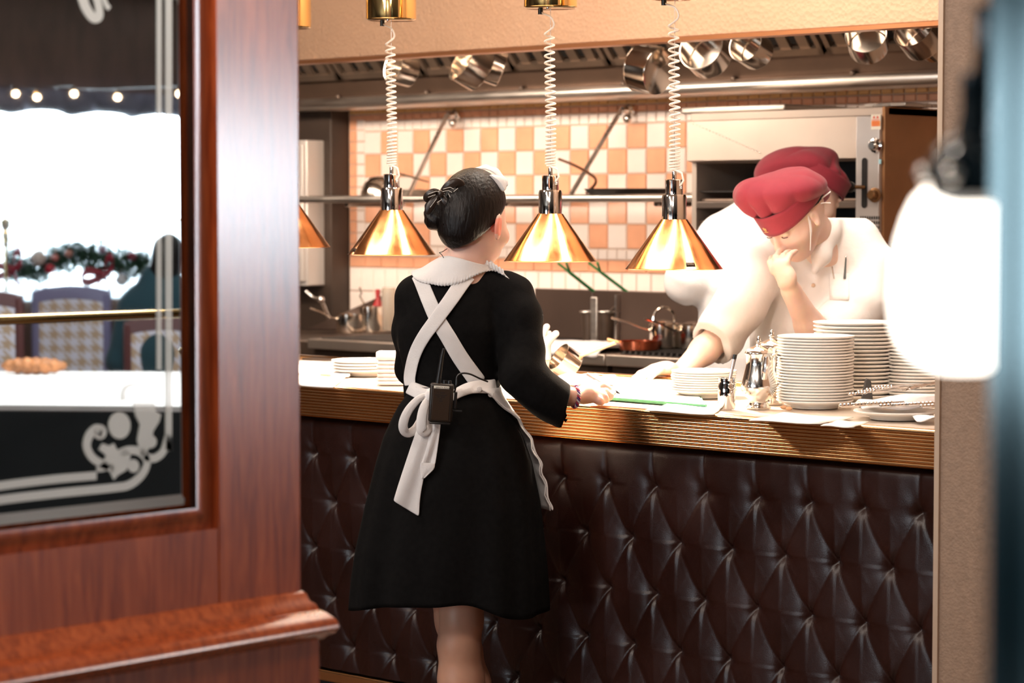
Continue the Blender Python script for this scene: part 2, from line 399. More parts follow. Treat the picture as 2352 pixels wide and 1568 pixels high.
nL = math.ceil((XC - ref) / .1 - .3); xs0 = ref + nL * .1
for r in range(5):
    k = nL
    while ref + k * .1 < XR:
        odd = (k + (4 - r)) % 2 == 0      # row 1 from the top (r=3) is orange at k=0
        tile(ref + k * .1, ref + k * .1 + .1, Z0 + r * P, Z0 + (r + 1) * P, 1 if ((k + r) % 2 == 1) else 0)
        k += 1
ztop = Z0 + 5 * P
def row(z0, z1, x0, w, mi, off=0):
    x = x0 - off
    while x < XR: tile(max(x, x0), min(x + w, XR), z0, z1, mi); x += w
row(ztop, ztop + .045, xs0, .05, 0); row(ztop + .045, ztop + .075, XL, .05, 2); row(ztop + .075, ztop + .105, XL, .05, 3)
row(Z0 - .045, Z0, xs0, .05, 0); row(Z0 - .095, Z0 - .045, XL, .10, 2)
row(Z0 - .20, Z0 - .095, XL, .075, 0); row(Z0 - .305, Z0 - .20, XL, .075, 0)
z = Z0 - .045
while z < ztop + .04:
    tile(XL, XL + .045, z, z + .05, 2)
    if xs0 - XL > .06: tile(XL + .045, xs0, z, z + .05, 0)
    z += .05
o = b.build('wall_tiles', [M_TILEW, M_TILEO, M_TILEO, M_TILEB], smooth=False); o.name = 'wall_kitchen'; o['kind'] = 'structure'

# ---- hood: gold fascia, dark inside, gutter, filters
HY = 5.86; HZ = 2.05
M_FASC = bpy.data.materials.new('embossed_gold_vinyl'); M_FASC.use_nodes = True
nt = M_FASC.node_tree; bs = nt.nodes['Principled BSDF']; bs.inputs['Base Color'].default_value = (.40, .255, .165, 1)
bs.inputs['Roughness'].default_value = .65; bs.inputs['Metallic'].default_value = .1; bs.inputs['Specular IOR Level'].default_value = .3
tc = nt.nodes.new('ShaderNodeTexCoord'); vo = nt.nodes.new('ShaderNodeTexVoronoi'); vo.inputs['Scale'].default_value = 75
bp = nt.nodes.new('ShaderNodeBump'); bp.inputs['Strength'].default_value = .45; bp.inputs['Distance'].default_value = .004
nt.links.new(tc.outputs['Object'], vo.inputs['Vector']); nt.links.new(vo.outputs['Distance'], bp.inputs['Height']); nt.links.new(bp.outputs[0], bs.inputs['Normal'])
t = thing('extractor_hood', 'gold embossed extractor hood spanning the kitchen with dark slatted filters inside', 'extractor hood', (-6.0, HY, HZ))
HX0 = -9.1; HX1 = CXR - .02 + .5
MB().box((HX0, HY, HZ), (HX1, HY + .05, 3.04)).build('fascia', M_FASC, t, bevel=.004)
MB().box((HX0, HY - .004, HZ - .012), (HX1, HY + .06, HZ)).build('fascia_trim', mat('copper_trim', (.50, .22, .10), .35, .8), t)
b = MB()
b.grid([[(HX0, 7.17, 1.99), (HX1, 7.17, 1.99)], [(HX0, 7.12, 2.082), (HX1, 7.12, 2.082)]])
b.build('lower_panel', mat('hood_steel', (.12, .075, .052), .45, .7, noise_amt=.25, nscale=3), t, smooth=False, solid=.006)
b = MB()                                                # gutter with rolled lip
prof = [(7.36, 2.0), (7.15, 2.0), (7.135, 1.99), (7.135, 1.966), (7.15, 1.956), (7.36, 1.956)]
b.grid([[(HX0, y, z) for y, z in prof], [(HX1, y, z) for y, z in prof]]); b.build('gutter', M_STEELB, t, solid=.003)
for k in range(12):
    x = -8.7 + k * .53; b = MB().sphere((x, 7.145, 2.004), (.012, .008, .010), 6); b.build('gutter_bolt', M_STEELD, t)
fA = Vector((0, 7.10, 2.082)); fB = Vector((0, 6.45, 2.80)); fn = (fB - fA).cross(Vector((1, 0, 0))).normalized()
if fn.y > 0: fn = -fn
b = MB(); b.grid([[fA + fn * -.05 + Vector((HX0, 0, 0)), fA + fn * -.05 + Vector((HX1, 0, 0))], [fB + fn * -.05 + Vector((HX0, 0, 0)), fB + fn * -.05 + Vector((HX1, 0, 0))]])
b.build('filter_back', M_SOOT, t, smooth=False)
x = HX0 + .05
while x < HX1 - .1:                                     # one baffle filter is ten slats in a frame
    b = MB(); w = .50; sx = (fB - fA).normalized()
    def fbar(xa, xb, s0, s1, h0, h1):
        p = [fA + sx * s + Vector((xx, 0, 0)) + fn * h for s in (s0, s1) for xx in (xa, xb) for h in (h0, h1)]
        b.add(p, [(0, 1, 3, 2), (4, 6, 7, 5), (0, 4, 5, 1), (2, 3, 7, 6), (0, 2, 6, 4), (1, 5, 7, 3)])
    L = (fB - fA).length
    fbar(x, x + w - .02, 0, .03, 0, .02); fbar(x, x + w - .02, L - .03, L, 0, .02); fbar(x, x + .02, 0, L, 0, .02); fbar(x + w - .04, x + w - .02, 0, L, 0, .02)
    for k in range(5): fbar(x + .045 + k * .085, x + .090 + k * .085, .03, L - .03, .0, .014)
    b.build('baffle_filter', mat('filter_steel', (.21, .15, .11), .4, .8, noise_amt=.2, nscale=4), t, smooth=False)
    x += w

# ---- column at the end of the pass
b = MB(); b.box((CXR, 4.42, 0), (CXR + .62, 6.0, 3.05)); o = struct(b, 'wall_column', M_COLUMN, smooth=False)
M_EDGE = mat('column_edge', (.62, .46, .34), .4, .4)
struct(MB().box((CXR - .006, 4.414, 0), (CXR + .006, 4.43, 3.05)), 'trim_1', M_EDGE, smooth=False)
# side wall closing the kitchen on the right, behind the column
struct(MB().box((CXR + .02, 6.0, 0), (CXR + .62, 7.6, 3.05)), 'wall_side', M_COLUMN, smooth=False)

# ---- kitchen left end: brown steel panel and pale cabinet
xa = xw(726); 
t = thing('tall_cupboard', 'tall dark brown steel cupboard side left of the tiled wall', 'cupboard', (xa, YW, 0))
MB().box((xa, YW - .10, .9), (XL - .003, YW + .01, 1.975)).build('panel', mat('brown_steel', (.055, .036, .026), .5, .3, noise_amt=.3, nscale=4), t, bevel=.004)
MB().box((xa - .95, YW - .05, .9), (xa - .003, YW + .01, 1.975)).build('panel', mat('brown_steel2', (.10, .065, .045), .5, .3, noise_amt=.3, nscale=3), t, bevel=.004)
p0 = WY(724, 322, 7.25)
t = thing('storage_cabinet', 'pale steel cabinet half hidden behind the left brass lamp', 'cabinet', (p0.x - .3, 7.2, 1.2))
MB().box((p0.x - .7, 7.20, 1.19), (p0.x, 7.345, p0.z)).build('cabinet_body', mat('pale_enamel', (.55, .50, .46), .35, .2), t, bevel=.006)
MB().box((p0.x - .34, 7.185, 1.21), (p0.x - .01, 7.199, p0.z - .02)).build('door', mat('pale_enamel', (.55, .50, .46), .35, .2), t, bevel=.004)

# ---- pass counter
t = thing('pass_counter', 'kitchen pass counter with ribbed brass edge and buttoned brown leather front', 'counter', (-4.2, 4.9, 0))
CX0 = -8.4
MB().box((CX0, CY0 + .012, CZ - .035), (CXR - .002, CB, CZ - .002)).build('worktop', M_COUNTER, t, bevel=.003)
b = MB()                                                # ribbed brass edge
prof = [(CY0 + .03, CZ + .002), (CY0 + .004, CZ + .002), (CY0, CZ - .003), (CY0 + .001, CZ - .0075)]
nr = 9; hh = .072 / nr
for k in range(nr):
    for j in range(9):
        a = PI * j / 8; prof.append((CY0 + .006 - .0055 * math.sin(a), CZ - .0095 - k * hh - hh * (1 - math.cos(a)) / 2))
prof += [(CY0 + .004, CZ - .083), (CY0 + .03, CZ - .083)]
rows = []
nx = 90
for i in range(nx + 1):
    x = CX0 + (CXR - CX0) * i / nx; wv = .0006 * math.sin(x * 7.3) + .0004 * math.sin(x * 17)
    rows.append([(x, y + wv, z) for y, z in prof])
b.grid(rows); b.build('brass_edge', M_BRASS, t, ang=60)
b = MB(); b.box((CX0, CB - .03, CZ - .06), (CXR - .002, CB + .004, CZ + .012)); b.build('rear_edge', M_BRASS, t, bevel=.004)
# buttoned leather: a relief of diamonds sunk at each button
LX0 = -6.2; LX1 = CXR - .002; LZ0 = .262; LZ1 = .957; Y_BASE = CY0 + .062
bx = WY(1622, 1126, CY0 + .05).x; bz = WY(1622, 1128, CY0 + .05).z; SXp, SZp = .152, .262
xs = np.arange(LX0, LX1 + .001, .0042); zs = np.arange(LZ0, LZ1 + .001, .0042)
Xg, Zg = np.meshgrid(xs, zs, indexing='ij')
jit = .004 * np.sin(Xg * 9.1 + Zg * 5.3)
u = (Xg - bx + jit) / SXp; w = (Zg - bz) / SZp
a_ = u + w; b_ = u - w
da = np.abs(a_ - np.round(a_)); db = np.abs(b_ - np.round(b_))
dl = np.minimum(da, db) * SXp * .8                       # distance to the nearest diagonal crease
dlv = np.abs(u - np.round(u)) * SXp                      # vertical pleats above the top buttons
blend = np.clip((Zg - bz) / .012, 0, 1)
crease = dl * (1 - blend) + dlv * blend
ra, rb = np.round(a_), np.round(b_)
bxx = (ra + rb) / 2; bzz = (ra - rb) / 2
dbn = np.sqrt(((u - bxx) * SXp) ** 2 + ((w - bzz) * SZp) ** 2)
nearrow = np.sqrt((dlv) ** 2 + (Zg - bz) ** 2); dbn = np.where(Zg > bz, nearrow, dbn)
hgt = .006 * (1 - np.exp(-crease / .0035)) * (.25 + .75 * np.exp(-(dbn / .045) ** 2)) * np.where((da < db) & (Zg < bz), .55, 1) + .024 * (1 - np.exp(-(dbn / .020) ** 1.0))
hgt += .0045 * np.clip(crease / .05, 0, 1) ** .8
ptop = np.clip((LZ1 - Zg) / .035, 0, 1); hgt = hgt * (1 - (1 - ptop) ** 3) 
wr = .0016 * np.sin((np.arctan2(w - bzz, u - bxx) * 5 + Xg * 3)) * np.exp(-(dbn / .05) ** 2) * np.clip(dbn / .012, 0, 1)
Yg = Y_BASE - hgt + wr
b = MB(); nX, nZ = Xg.shape
b.v = [tuple(p) for p in np.stack([Xg, Yg, Zg], -1).reshape(-1, 3).tolist()]
I = (np.arange(nX - 1)[:, None] * nZ + np.arange(nZ - 1)[None, :]).reshape(-1)
b.f = [(i, i + nZ, i + nZ + 1, i + 1) for i in I.tolist()]; b.m = [0] * len(b.f)
b.build('leather_front', M_LEATHER, t, ang=75)
MB().box((CX0, Y_BASE + .004, .1), (CXR - .002, CB - .04, CZ - .036)).build('carcass', M_BLACKM, t, smooth=False)
b = MB(); b.box((CX0, CY0 + .03, .225), (CXR - .002, CY0 + .075, .256)); b.build('kick_trim', M_BRASS, t, bevel=.005)
MB().box((CX0, CY0 + .08, 0), (CXR - .002, CY0 + .12, .224)).build('plinth', M_WOODD, t, smooth=False)

# ---- mahogany partition with the etched mirror
PY1 = WX(676, 900, MX).y                                # the partition's free end
t = thing('mirror_partition', 'mahogany partition in the left foreground holding an etched bevelled mirror', 'partition', (MX, PY1, 0))
PY0 = .55; mz0 = WX(437, 1165, MX).z; my1 = WX(437, 900, MX).y; TH = .09
b = MB()
b.box((MX - TH, my1 + .04, .85), (MX + .016, PY1, 3.04)); b.build('end_stile', M_WOOD, t, bevel=.004)
b = MB(); b.box((MX - TH, PY0, .85), (MX + .016, my1 + .0395, mz0 - .035)); b.build('bottom_rail', M_WOOD, t, smooth=False)
MB().box((MX - TH, PY0, mz0 - .034), (MX - .02, my1 + .039, 3.04)).build('back_board', M_WOODD, t, smooth=False)
prof = [(0, .040), (.010, .046), (.018, .040), (.022, .026), (.032, .022), (.036, .012), (.048, .008), (.050, .0)]  # (away from the glass, out from MX)
b = MB(); rr = []
for s_, o_ in prof: rr.append([(MX + .002 + o_ * .28, my1 + s_ * .95, 3.04), (MX + .002 + o_ * .28, my1 + s_ * .95, mz0 - s_ * .8), (MX + .002 + o_ * .28, PY0, mz0 - s_ * .8)])
b.grid(rr); b.build('mirror_moulding', M_WOOD, t, ang=50)
# lower cupboard and ledge
b = MB(); b.box((MX - TH - .06, PY0, 0), (MX + .055, PY1 + .003, .85)); b.build('lower_panel', M_WOOD, t, bevel=.003)
tip = .082
lp = [(.016, .912), (.024, .908), (.030, .897), (.040, .893), (.046, .884), (.060, .880), (.074, .872), (.080, .866), (.082, .858), (.074, .848), (.060, .843), (.055, .838)]
b = MB(); rr = []
for o_, z_ in lp:
    e = .020 * (o_ - .016) / .066
    rr.append([(MX + o_, PY0, z_), (MX + o_, PY1 + e, z_), (MX - TH - o_ * .5, PY1 + e, z_)])
b.grid(rr); b.build('ledge_moulding', M_WOOD, t, ang=40)
MB().box((MX - TH, PY0, .8505), (MX + .016, PY1, .9)).build('ledge_core', M_WOOD, t, smooth=False)
# the mirror itself: flat middle and a sloping bevel
M_MIR = mat('mirror_silver', (.93, .96, .96), .012, 1.)
BV = .022; yb = my1 - .019; zb = mz0 + BV
b = MB(); b.mi = 0
b.grid([[(MX, PY0, zb), (MX, yb, zb)], [(MX, PY0, 3.0), (MX, yb, 3.0)]])
b.grid([[(MX, yb, zb), (MX - .0022, my1, mz0)], [(MX, yb, 3.0), (MX - .0022, my1, 3.0)]])
b.grid([[(MX, PY0, zb), (MX, yb, zb)], [(MX - .0022, PY0, mz0), (MX - .0022, my1, mz0)]])
mir = b.build('mirror', M_MIR, t, smooth=False)
M_ETCH = mat('frosted_etching', (.92, .94, .92), .8)
nt = M_ETCH.node_tree; gl = nt.nodes.new('ShaderNodeBsdfGlossy'); gl.inputs['Roughness'].default_value = .012; mx = nt.nodes.new('ShaderNodeMixShader'); mx.inputs[0].default_value = .35
nt.links.new(nt.nodes['Principled BSDF'].outputs[0], mx.inputs[1]); nt.links.new(gl.outputs[0], mx.inputs[2]); nt.links.new(mx.outputs[0], nt.nodes['Material Output'].inputs[0])
b = MB()
def mp(px, py): p = WX(px, py, MX + .0012); return p
def strip(pts, w):              # a painted line of width w px (centre line in survey pixels) on the mirror plane
    P3 = spline([mp(*p) for p in pts], max(8, len(pts) * 8)); n = Vector((1, 0, 0)); L_ = []; R_ = []
    for i, p in enumerate(P3):
        tg = (P3[min(i + 1, len(P3) - 1)] - P3[max(i - 1, 0)]).normalized(); s = tg.cross(n).normalized()
        ww = w(i / (len(P3) - 1)) if callable(w) else w
        L_.append(p + s * ww / 1500 / 2); R_.append(p - s * ww / 1500 / 2)
    b.grid([L_, R_])
def blobp(pts): b.add([mp(*p) for p in pts], [tuple(range(len(pts)))])
strip([(366, -420), (366, 500), (366, 849)], 13); strip([(388, -420), (388, 500), (388, 1000), (387, 1000), (376, 1036), (356, 1052), (336, 1048), (326, 1030)], 18)
strip([(-700, 1232), (-300, 1168), (-40, 1122), (110, 1102), (222, 1092)], 18)
strip([(-700, 1270), (-300, 1202), (-40, 1154), (120, 1134), (260, 1120), (300, 1112), (328, 1088), (338, 1060), (322, 1038), (296, 1034), (270, 1044)], 19)
strip([(236, 992), (222, 986), (206, 1000), (200, 1025), (212, 1050), (236, 1066), (262, 1078)], lambda s: 24 - 8 * s)
def disc(px, py, rx, ry): blobp([(px + rx * math.cos(2 * PI * k / 24), py + ry * math.sin(2 * PI * k / 24)) for k in range(24)])
disc(275, 977, 25, 31); disc(230, 992, 15, 17); disc(307, 1070, 13, 15); disc(345, 1014, 15, 15)
blobp([(224, 1084), (222, 1072), (238, 1062), (244, 1046), (228, 1032), (236, 1018), (252, 1024), (262, 1018), (270, 1034), (290, 1030), (300, 1046), (296, 1066), (290, 1080), (270, 1092), (262, 1102), (254, 1086), (256, 1072), (240, 1082)])
blobp([(306, 925), (356, 925), (358, 944), (370, 952), (366, 968), (352, 990), (350, 1010), (340, 1034), (322, 1040), (316, 1010), (322, 975), (312, 955)])
strip([(284, 920), (285, 898), (296, 886), (312, 884), (324, 892)], lambda s: 16 - 12 * s)
strip([(188, -12), (198, 18), (214, 40), (228, 36), (226, 10), (216, -20)], lambda s: 26 - 8 * s); strip([(236, -12), (244, 10), (252, 20)], 12)
b.build('etched_ornament', M_ETCH, mir, smooth=False)

# ---- black door frame close to the camera on the right
def near(px, t): return W(px, HORIZON, t)
t = 1.0
b = MB()
base = near(2268, 1.30)
rx = Vector((1, .0, 0))
pl = []
# stepped profile along +X from the jamb edge, extruded vertically
prof = [(0, .20), (0, .004), (.0015, .001), (.003, 0), (.0125, 0), (.0135, .001), (.014, .004), (.014, .012), (.0165, .012), (.0165, .003), (.018, .001), (.060, .001), (.062, .004), (.062, .20)]
rr = [[(base.x + x, base.y + y, 0), (base.x + x, base.y + y, 3.04)] for x, y in prof]
b.grid(rr); o = struct(b, 'door_1', M_JAMB, ang=30)
# ================================================================== HEAT LAMPS
LY = 4.85
def heat_lamp(px, rim_y, label, sticker, cord_from=0, top_turns=26, power=58):
    w0 = WY(px, rim_y, LY); x, z = w0.x, w0.z; R = .1235
    t = thing('heat_lamp', label, 'lamp', (x, LY, z), 'brass heat lamps over the pass')
    M = Matrix.Translation((x, LY, z)); s = .168 / .168
    b = MB().lathe([(R, 0), (R + .002, .0015), (R, .003), (.040, .118), (.034, .127), (.032, .127), (.038, .116), (R - .003, .004), (R - .003, 0)], 64, M, caps=False)
    b.build('shade', M_COPPER, t, ang=50)
    b = MB().lathe([(.0, .124), (.0315, .124), (.0315, .184), (.029, .190), (.0225, .191), (.0225, .226), (.0235, .228), (.0215, .229), (.0, .229)], 40, M, caps=False)
    b.build('chrome_socket', M_CHROME, t, ang=40)
    b = MB().lathe([(0, .228), (.0055, .228), (.0055, .247), (.0045, .250), (0, .250)], 16, M, caps=False); b.build('stem', M_CHROME, t)
    b = MB().sphere((x + .024, LY - .002, z + .208), .0035, 8); b.build('grub_screw', M_CHROME, t)
    # bulb inside the shade
    b = MB().lathe([(0, .012), (.022, .016), (.036, .035), (.040, .055), (.034, .075), (.018, .098), (.014, .12)], 24, M, caps=False)
    b.build('bulb', M_BULB, t)
    # coiled cord and its straight suspension wire up to the canister
    zt = 2.056
    cz0 = z + .255; cz1 = zt - .035; r = .0125
    pts = [Vector((x + .022, LY - .004, z + .212)), Vector((x + .030, LY, z + .225)), Vector((x + .024, LY, z + .245)), Vector((x + .004, LY - .010, cz0))]
    turns = top_turns; n = turns * 14; L = cz1 - cz0 - .03
    for i in range(n + 1):
        f = i / n; zz = cz0 + L * (.45 * f + .55 * f ** 1.9); a = f * turns * 2 * PI - PI / 2
        dx = .004 * math.sin(f * 5) * f; pts.append(Vector((x + dx + r * math.cos(a), LY + r * math.sin(a), zz)))
    last = pts[-1]
    pts += spline([last, Vector((x + .012, LY, cz1 - .012)), Vector((x + .002, LY, cz1 + .012)), Vector((x - .028, LY, cz1 + .024)), Vector((x - .036, LY, zt - .004))], 14)[1:]
    MB().tube(pts, .0027, 8).build('coiled_cord', M_CORD, t)
    MB().tube([(x, LY, z + .248), (x, LY, zt)], .0007, 6).build('suspension_wire', M_STEEL, t)
    b = MB().lathe([(0, 0), (.066, 0), (.071, .003), (.071, .19), (.066, .20), (0, .20)], 48, Matrix.Translation((x, LY, zt)), caps=False)
    b.build('brass_canister', M_BRASSP, t, ang=40)
    MB().lathe([(0, 0), (.007, 0), (.007, .015), (0, .015)], 12, Matrix.Translation((x - .036, LY, zt - .014))).build('cord_grip', M_BLACK, t)
    MB().lathe([(0, 0), (.0045, 0), (.0045, .006), (0, .006)], 12, Matrix.Translation((x + .018, LY - .03, zt - .005))).build('canister_screw', M_CHROME, t)
    MB().box((x - .006, LY - .034, zt + .199), (x + .006, LY + .034, 3.05)).build('ceiling_rod', M_BRASSP, t)
    if sticker:
        ang0, wdt = sticker
        b = MB(); rr = []
        for zz in (.010, .019):
            rad = R + (.040 - R) * (zz - .003) / .115 + .0008
            rr.append([(x + rad * math.cos(a), LY + rad * math.sin(a), z + zz) for a in [ang0 + wdt * k / 8 for k in range(9)]])
        b.grid(rr); b.build('label', M_BLACK, t, solid=.0006)
        b = MB()
        for zz in (.0128, .0158):
            rad = R + (.040 - R) * (zz - .003) / .115 + .0016
            for k in range(3):
                a = ang0 + wdt * (.12 + k * .28); b.grid([[(x + rad * math.cos(q), LY + rad * math.sin(q), z + zz + dz) for q in (a, a + wdt * .22)] for dz in (0, .0012)])
        b.build('label_print', M_BRASSP, t, smooth=False)
    l = bpy.data.lights.new('lamp_glow', 'SPOT'); l.energy = power; l.color = (1.0, .80, .60); l.spot_size = math.radians(150); l.spot_blend = .6; l.shadow_soft_size = .03
    lo = bpy.data.objects.new('lamp_glow', l); COL.objects.link(lo); lo.parent = t; lo.location = (0, 0, .008)
    return t
LAMP_W = 58
M_BULB = mat('lit_bulb', (1, .9, .8), .4, emit=(1.0, .78, .55), estr=30)
heat_lamp(662, 568, 'brass heat lamp half hidden by the mahogany partition', None)
heat_lamp(900, 585, 'brass heat lamp left of the waitress with a dark label near its rim', (-2.25, .38))
heat_lamp(1264, 600, 'brass heat lamp hanging just right of the waitress head', None)
heat_lamp(1548, 618, 'brass heat lamp nearest the cooks in burgundy caps', (-.62, .2), power=115)

# ================================================================== PANS HUNG UNDER THE HOOD
def pan_mesh(R, H, name='pan'):
    b = MB().lathe([(0, 0), (R * .94, 0), (R * .985, H * .02), (R, H * .06), (R, H), (R * 1.035, H * 1.01), (R * 1.035, H * 1.03), (R * .985, H * 1.02), (R * .975, H * .10), (R * .93, H * .05), (0, H * .045)], 48, caps=False)
    return b
def hung_pan(px, py, Y, R, H, axis, label, hand=True):
    c = WY(px, py, Y); M = axis_M(c, axis, (0, 0, 1))
    t = thing('hanging_pan', label, 'pan', c, 'steel pans hung under the hood')
    b = pan_mesh(R, H); b.v = [tuple(M @ (Vector(v) - Vector((0, 0, H / 2)))) for v in b.v]
    b.build('bowl', M_POT, t, ang=30)
    x = Vector(M.col[0][:3]); z = Vector(M.col[2][:3]); p = c + x * R * 1.0 + z * H * .35
    top = Vector((p.x + .02, p.y + .02, HZ + .30))
    MB().tube(spline([p, p + x * .04 + z * .01, (p + top) / 2 + Vector((0, 0, .02)), top], 8), [.008, .007, .006, .006, .006, .006, .007, .008, .008], 8, flat=.5).build('handle', M_POT, t)
    MB().tube(spline([top + Vector((0, .0, -.012)), top + Vector((.012, 0, 0)), top + Vector((0, 0, .014)), top + Vector((0, 0, .03)), Vector((top.x, top.y, HZ + .42))], 12), .0025, 6).build('hook', M_STEEL, t)
def fw(r, d, u): return (R2 * r + D2 * d + UP * u).normalized()
MB_R = WY(1176, 0, 6.3)
t = thing('pan_rail', 'steel hanging rail inside the hood above the pans', 'rail', (-6, 6.35, HZ + .42))
MB().tube([(HX0, 6.35, HZ + .425), (HX1, 6.35, HZ + .425)], .010, 10).build('rail_bar', M_STEEL, t)
hung_pan(925, 158, 6.35, .060, .080, fw(-.75, -.5, .2), 'small steel pan hanging behind the cord of the lamp left of the waitress')
hung_pan(1085, 152, 6.30, .078, .085, fw(-.75, -.35, .45), 'wide mouthed steel pan, front one of the overlapping pair above the shelf')
hung_pan(1130, 150, 6.42, .066, .080, fw(-.8, -.1, .30), 'small steel pan, rear one of the overlapping pair above the shelf')
hung_pan(1492, 158, 6.20, .080, .085, fw(-.70, .62, .22), 'largest steel pan with its bright round base turned to the hall')
hung_pan(1622, 122, 6.30, .075, .080, fw(-.45, -.75, .35), 'steel pan hanging just right of the cord of the lamp nearest the cooks')
hung_pan(1727, 112, 6.30, .058, .080, fw(-.55, -.70, .30), 'small steel pan hanging second right of the lamp cord, above the grill')
hung_pan(1992, 95, 6.25, .062, .075, fw(-.25, -.85, .45), 'steel pan hanging open towards the hall above the control panel of the grill')
hung_pan(2112, 85, 6.25, .064, .075, fw(-.55, -.60, .55), 'open steel pan hanging nearest the column, front of two')
hung_pan(2140, 92, 6.40, .058, .080, fw(-.6, -.6, .4), 'steel pan half hidden behind the last open pan by the column')

# ================================================================== SHELF OVER THE STOVES
sz = WY(1200, 454, 7.02).z
sx0 = WY(683, 452, 7.02).x - .2; sx1 = WY(1700, 460, 7.02).x
t = thing('steel_shelf', 'tubular steel shelf along the tiled wall behind the waitress', 'shelf', (sx0, 7.2, sz))
MB().box((sx0, 7.03, sz - .006), (sx1, 7.39, sz)).build('shelf_plate', M_STEEL, t, bevel=.002)
MB().tube([(sx0, 7.02, sz - .003), (sx1, 7.02, sz - .003)], .0155, 14).build('front_tube', M_STEELB, t)
for px in (850, 1215, 1560):
    x = WY(px, 460, 7.2).x
    MB().box((x - .012, 7.06, sz - .035), (x + .012, 7.392, sz - .007)).build('bracket', M_STEELD, t, bevel=.006)
for px, py, qx, qy, lab in ((1027, 264, 936, 408, 0), (1427, 252, 1308, 432, 1)):
    a = WY(px, py, 7.33); c = WY(qx, qy, 7.05); c.z = sz + .002
    MB().tube([a, c], .0095, 10).build('stay_rod', M_STEEL, t)
    MB().lathe([(0, 0), (.022, 0), (.022, .012), (.012, .02), (.012, .05), (0, .05)], 20, axis_M(a + Vector((0, .055, 0)), (0, -1, 0))).build('stay_fixing', M_CHROME, t)
    MB().sphere(a + Vector((.015, .02, -.035)), .018, 10).build('stay_ball', M_STEEL, t)
# things on the shelf
c = WY(872, 440, 7.2); t = thing('steel_bowl', 'upturned steel bowl on the shelf behind the left lamp socket', 'bowl', (c.x, 7.2, sz))
R = .082
MB().lathe([(R * 1.04, 0), (R * 1.04, .004), (R, .005), (R * .97, .03), (R * .82, .062), (R * .5, .088), (R * .2, .096), (0, .098)], 40, Matrix.Translation((c.x, 7.2, sz + .0005)), caps=False).build('bowl', M_POT, t)
c = WY(952, 440, 7.15); t = thing('frying_pan', 'steel frying pan with riveted handle on the shelf right of the upturned bowl', 'pan', (c.x, 7.15, sz), 'pans on the steel shelf')
M = Matrix.Translation((c.x, 7.15, sz + .0005)); R = .085
MB().lathe([(0, 0), (R * .8, 0), (R, .035), (R * 1.02, .036), (R * .98, .034), (R * .78, .004), (0, .004)], 40, M, caps=False).build('pan_body', M_STEEL, t)
MB().tube([WY(985, 418, 7.08), WY(950, 408, 7.05), WY(915, 398, 7.02)], [.006, .007, .008], 8, flat=.5).build('handle', M_STEELD, t)
c = WY(1440, 440, 7.16); t = thing('frying_pan', 'black frying pan on the shelf with its long bent handle raised behind the lamp', 'pan', (c.x, 7.16, sz), 'pans on the steel shelf')
M = Matrix.Translation((c.x, 7.16, sz + .0005)); R = .165
MB().lathe([(0, 0), (R * .8, 0), (R, .032), (R * 1.015, .033), (R * .98, .031), (R * .78, .004), (0, .004)], 48, M, caps=False).build('pan_body', M_SOOT, t)
MB().tube(spline([(c.x - R * .93, 7.10, sz + .018), WY(1367, 422, 7.06), WY(1363, 405, 7.05), WY(1320, 380, 7.0), WY(1283, 365, 6.98)], 16), .0055, 8).build('handle', mat('rust_brown', (.16, .06, .03), .5, .5), t)
for px, lab, hh in ((1648, 'flat steel tray on the end of the shelf beside the grill', .012),):
    c = WY(px, 455, 7.1); t = tag(MB().box((c.x - .10, 7.03, sz + .0005), (c.x + .10, 7.3, sz + .016)).build('steel_tray', M_STEEL, None, bevel=.004), lab, 'tray')

# ================================================================== GRILL (salamander) ON THE WALL
gx0 = WY(1577, 400, 6.72).x; gx1 = WY(2031, 400, 6.72).x; gY = 6.72
gz1 = WY(1800, 252, gY).z; gz0 = WY(2000, 556, gY).z
M_GRILL = mat('grill_steel', (.50, .42, .36), .5, .6, noise_amt=.08, nscale=4, rvar=.06)
t = thing('salamander_grill', 'wall mounted steel salamander grill behind the cooks', 'grill', ((gx0 + gx1) / 2, 7.05, gz0))
MB().box((gx0, gY + .02, gz1 - .03), (gx1, 7.39, gz1)).build('top', M_GRILL, t, bevel=.004)
MB().box((gx0, 7.3, gz0), (gx1, 7.39, gz1 - .031)).build('back', M_SOOT, t)
MB().box((gx0, gY + .03, gz0), (gx0 + .02, 7.3, gz1 - .031)).build('side_panel', M_GRILL, t)
cpx = WY(1970, 400, gY).x
M_SIDE = mat('grill_side', (.40, .20, .09), .4, .5, noise_amt=.15, nscale=5)
MB().box((gx1 - .012, gY + .002, gz0), (gx1, 7.39, gz1)).build('side_panel', M_SIDE, t, bevel=.002)
zf = WY(1800, 372, gY).z
b = MB(); b.grid([[(gx0, gY + .05, zf), (cpx - .003, gY + .05, zf)], [(gx0, gY - .0, zf + .01), (cpx - .003, gY, zf + .01)], [(gx0, gY + .01, gz1 - .03), (cpx - .003, gY + .01, gz1 - .03)], [(gx0, gY + .05, gz1 - .03), (cpx - .003, gY + .05, gz1 - .03)]])
hoodp = b.build('canopy_panel', M_GRILL, t, smooth=False)
for k in range(22):                                                     # rivet lines of the canopy
    f = k / 21; p = WY(1585 + f * 160, 280 + f * 70, gY - .001)
    if k % 1 == 0 and p.z > zf + .01: MB().sphere(p, .0020, 5).build('rivet', M_CHROME, t)
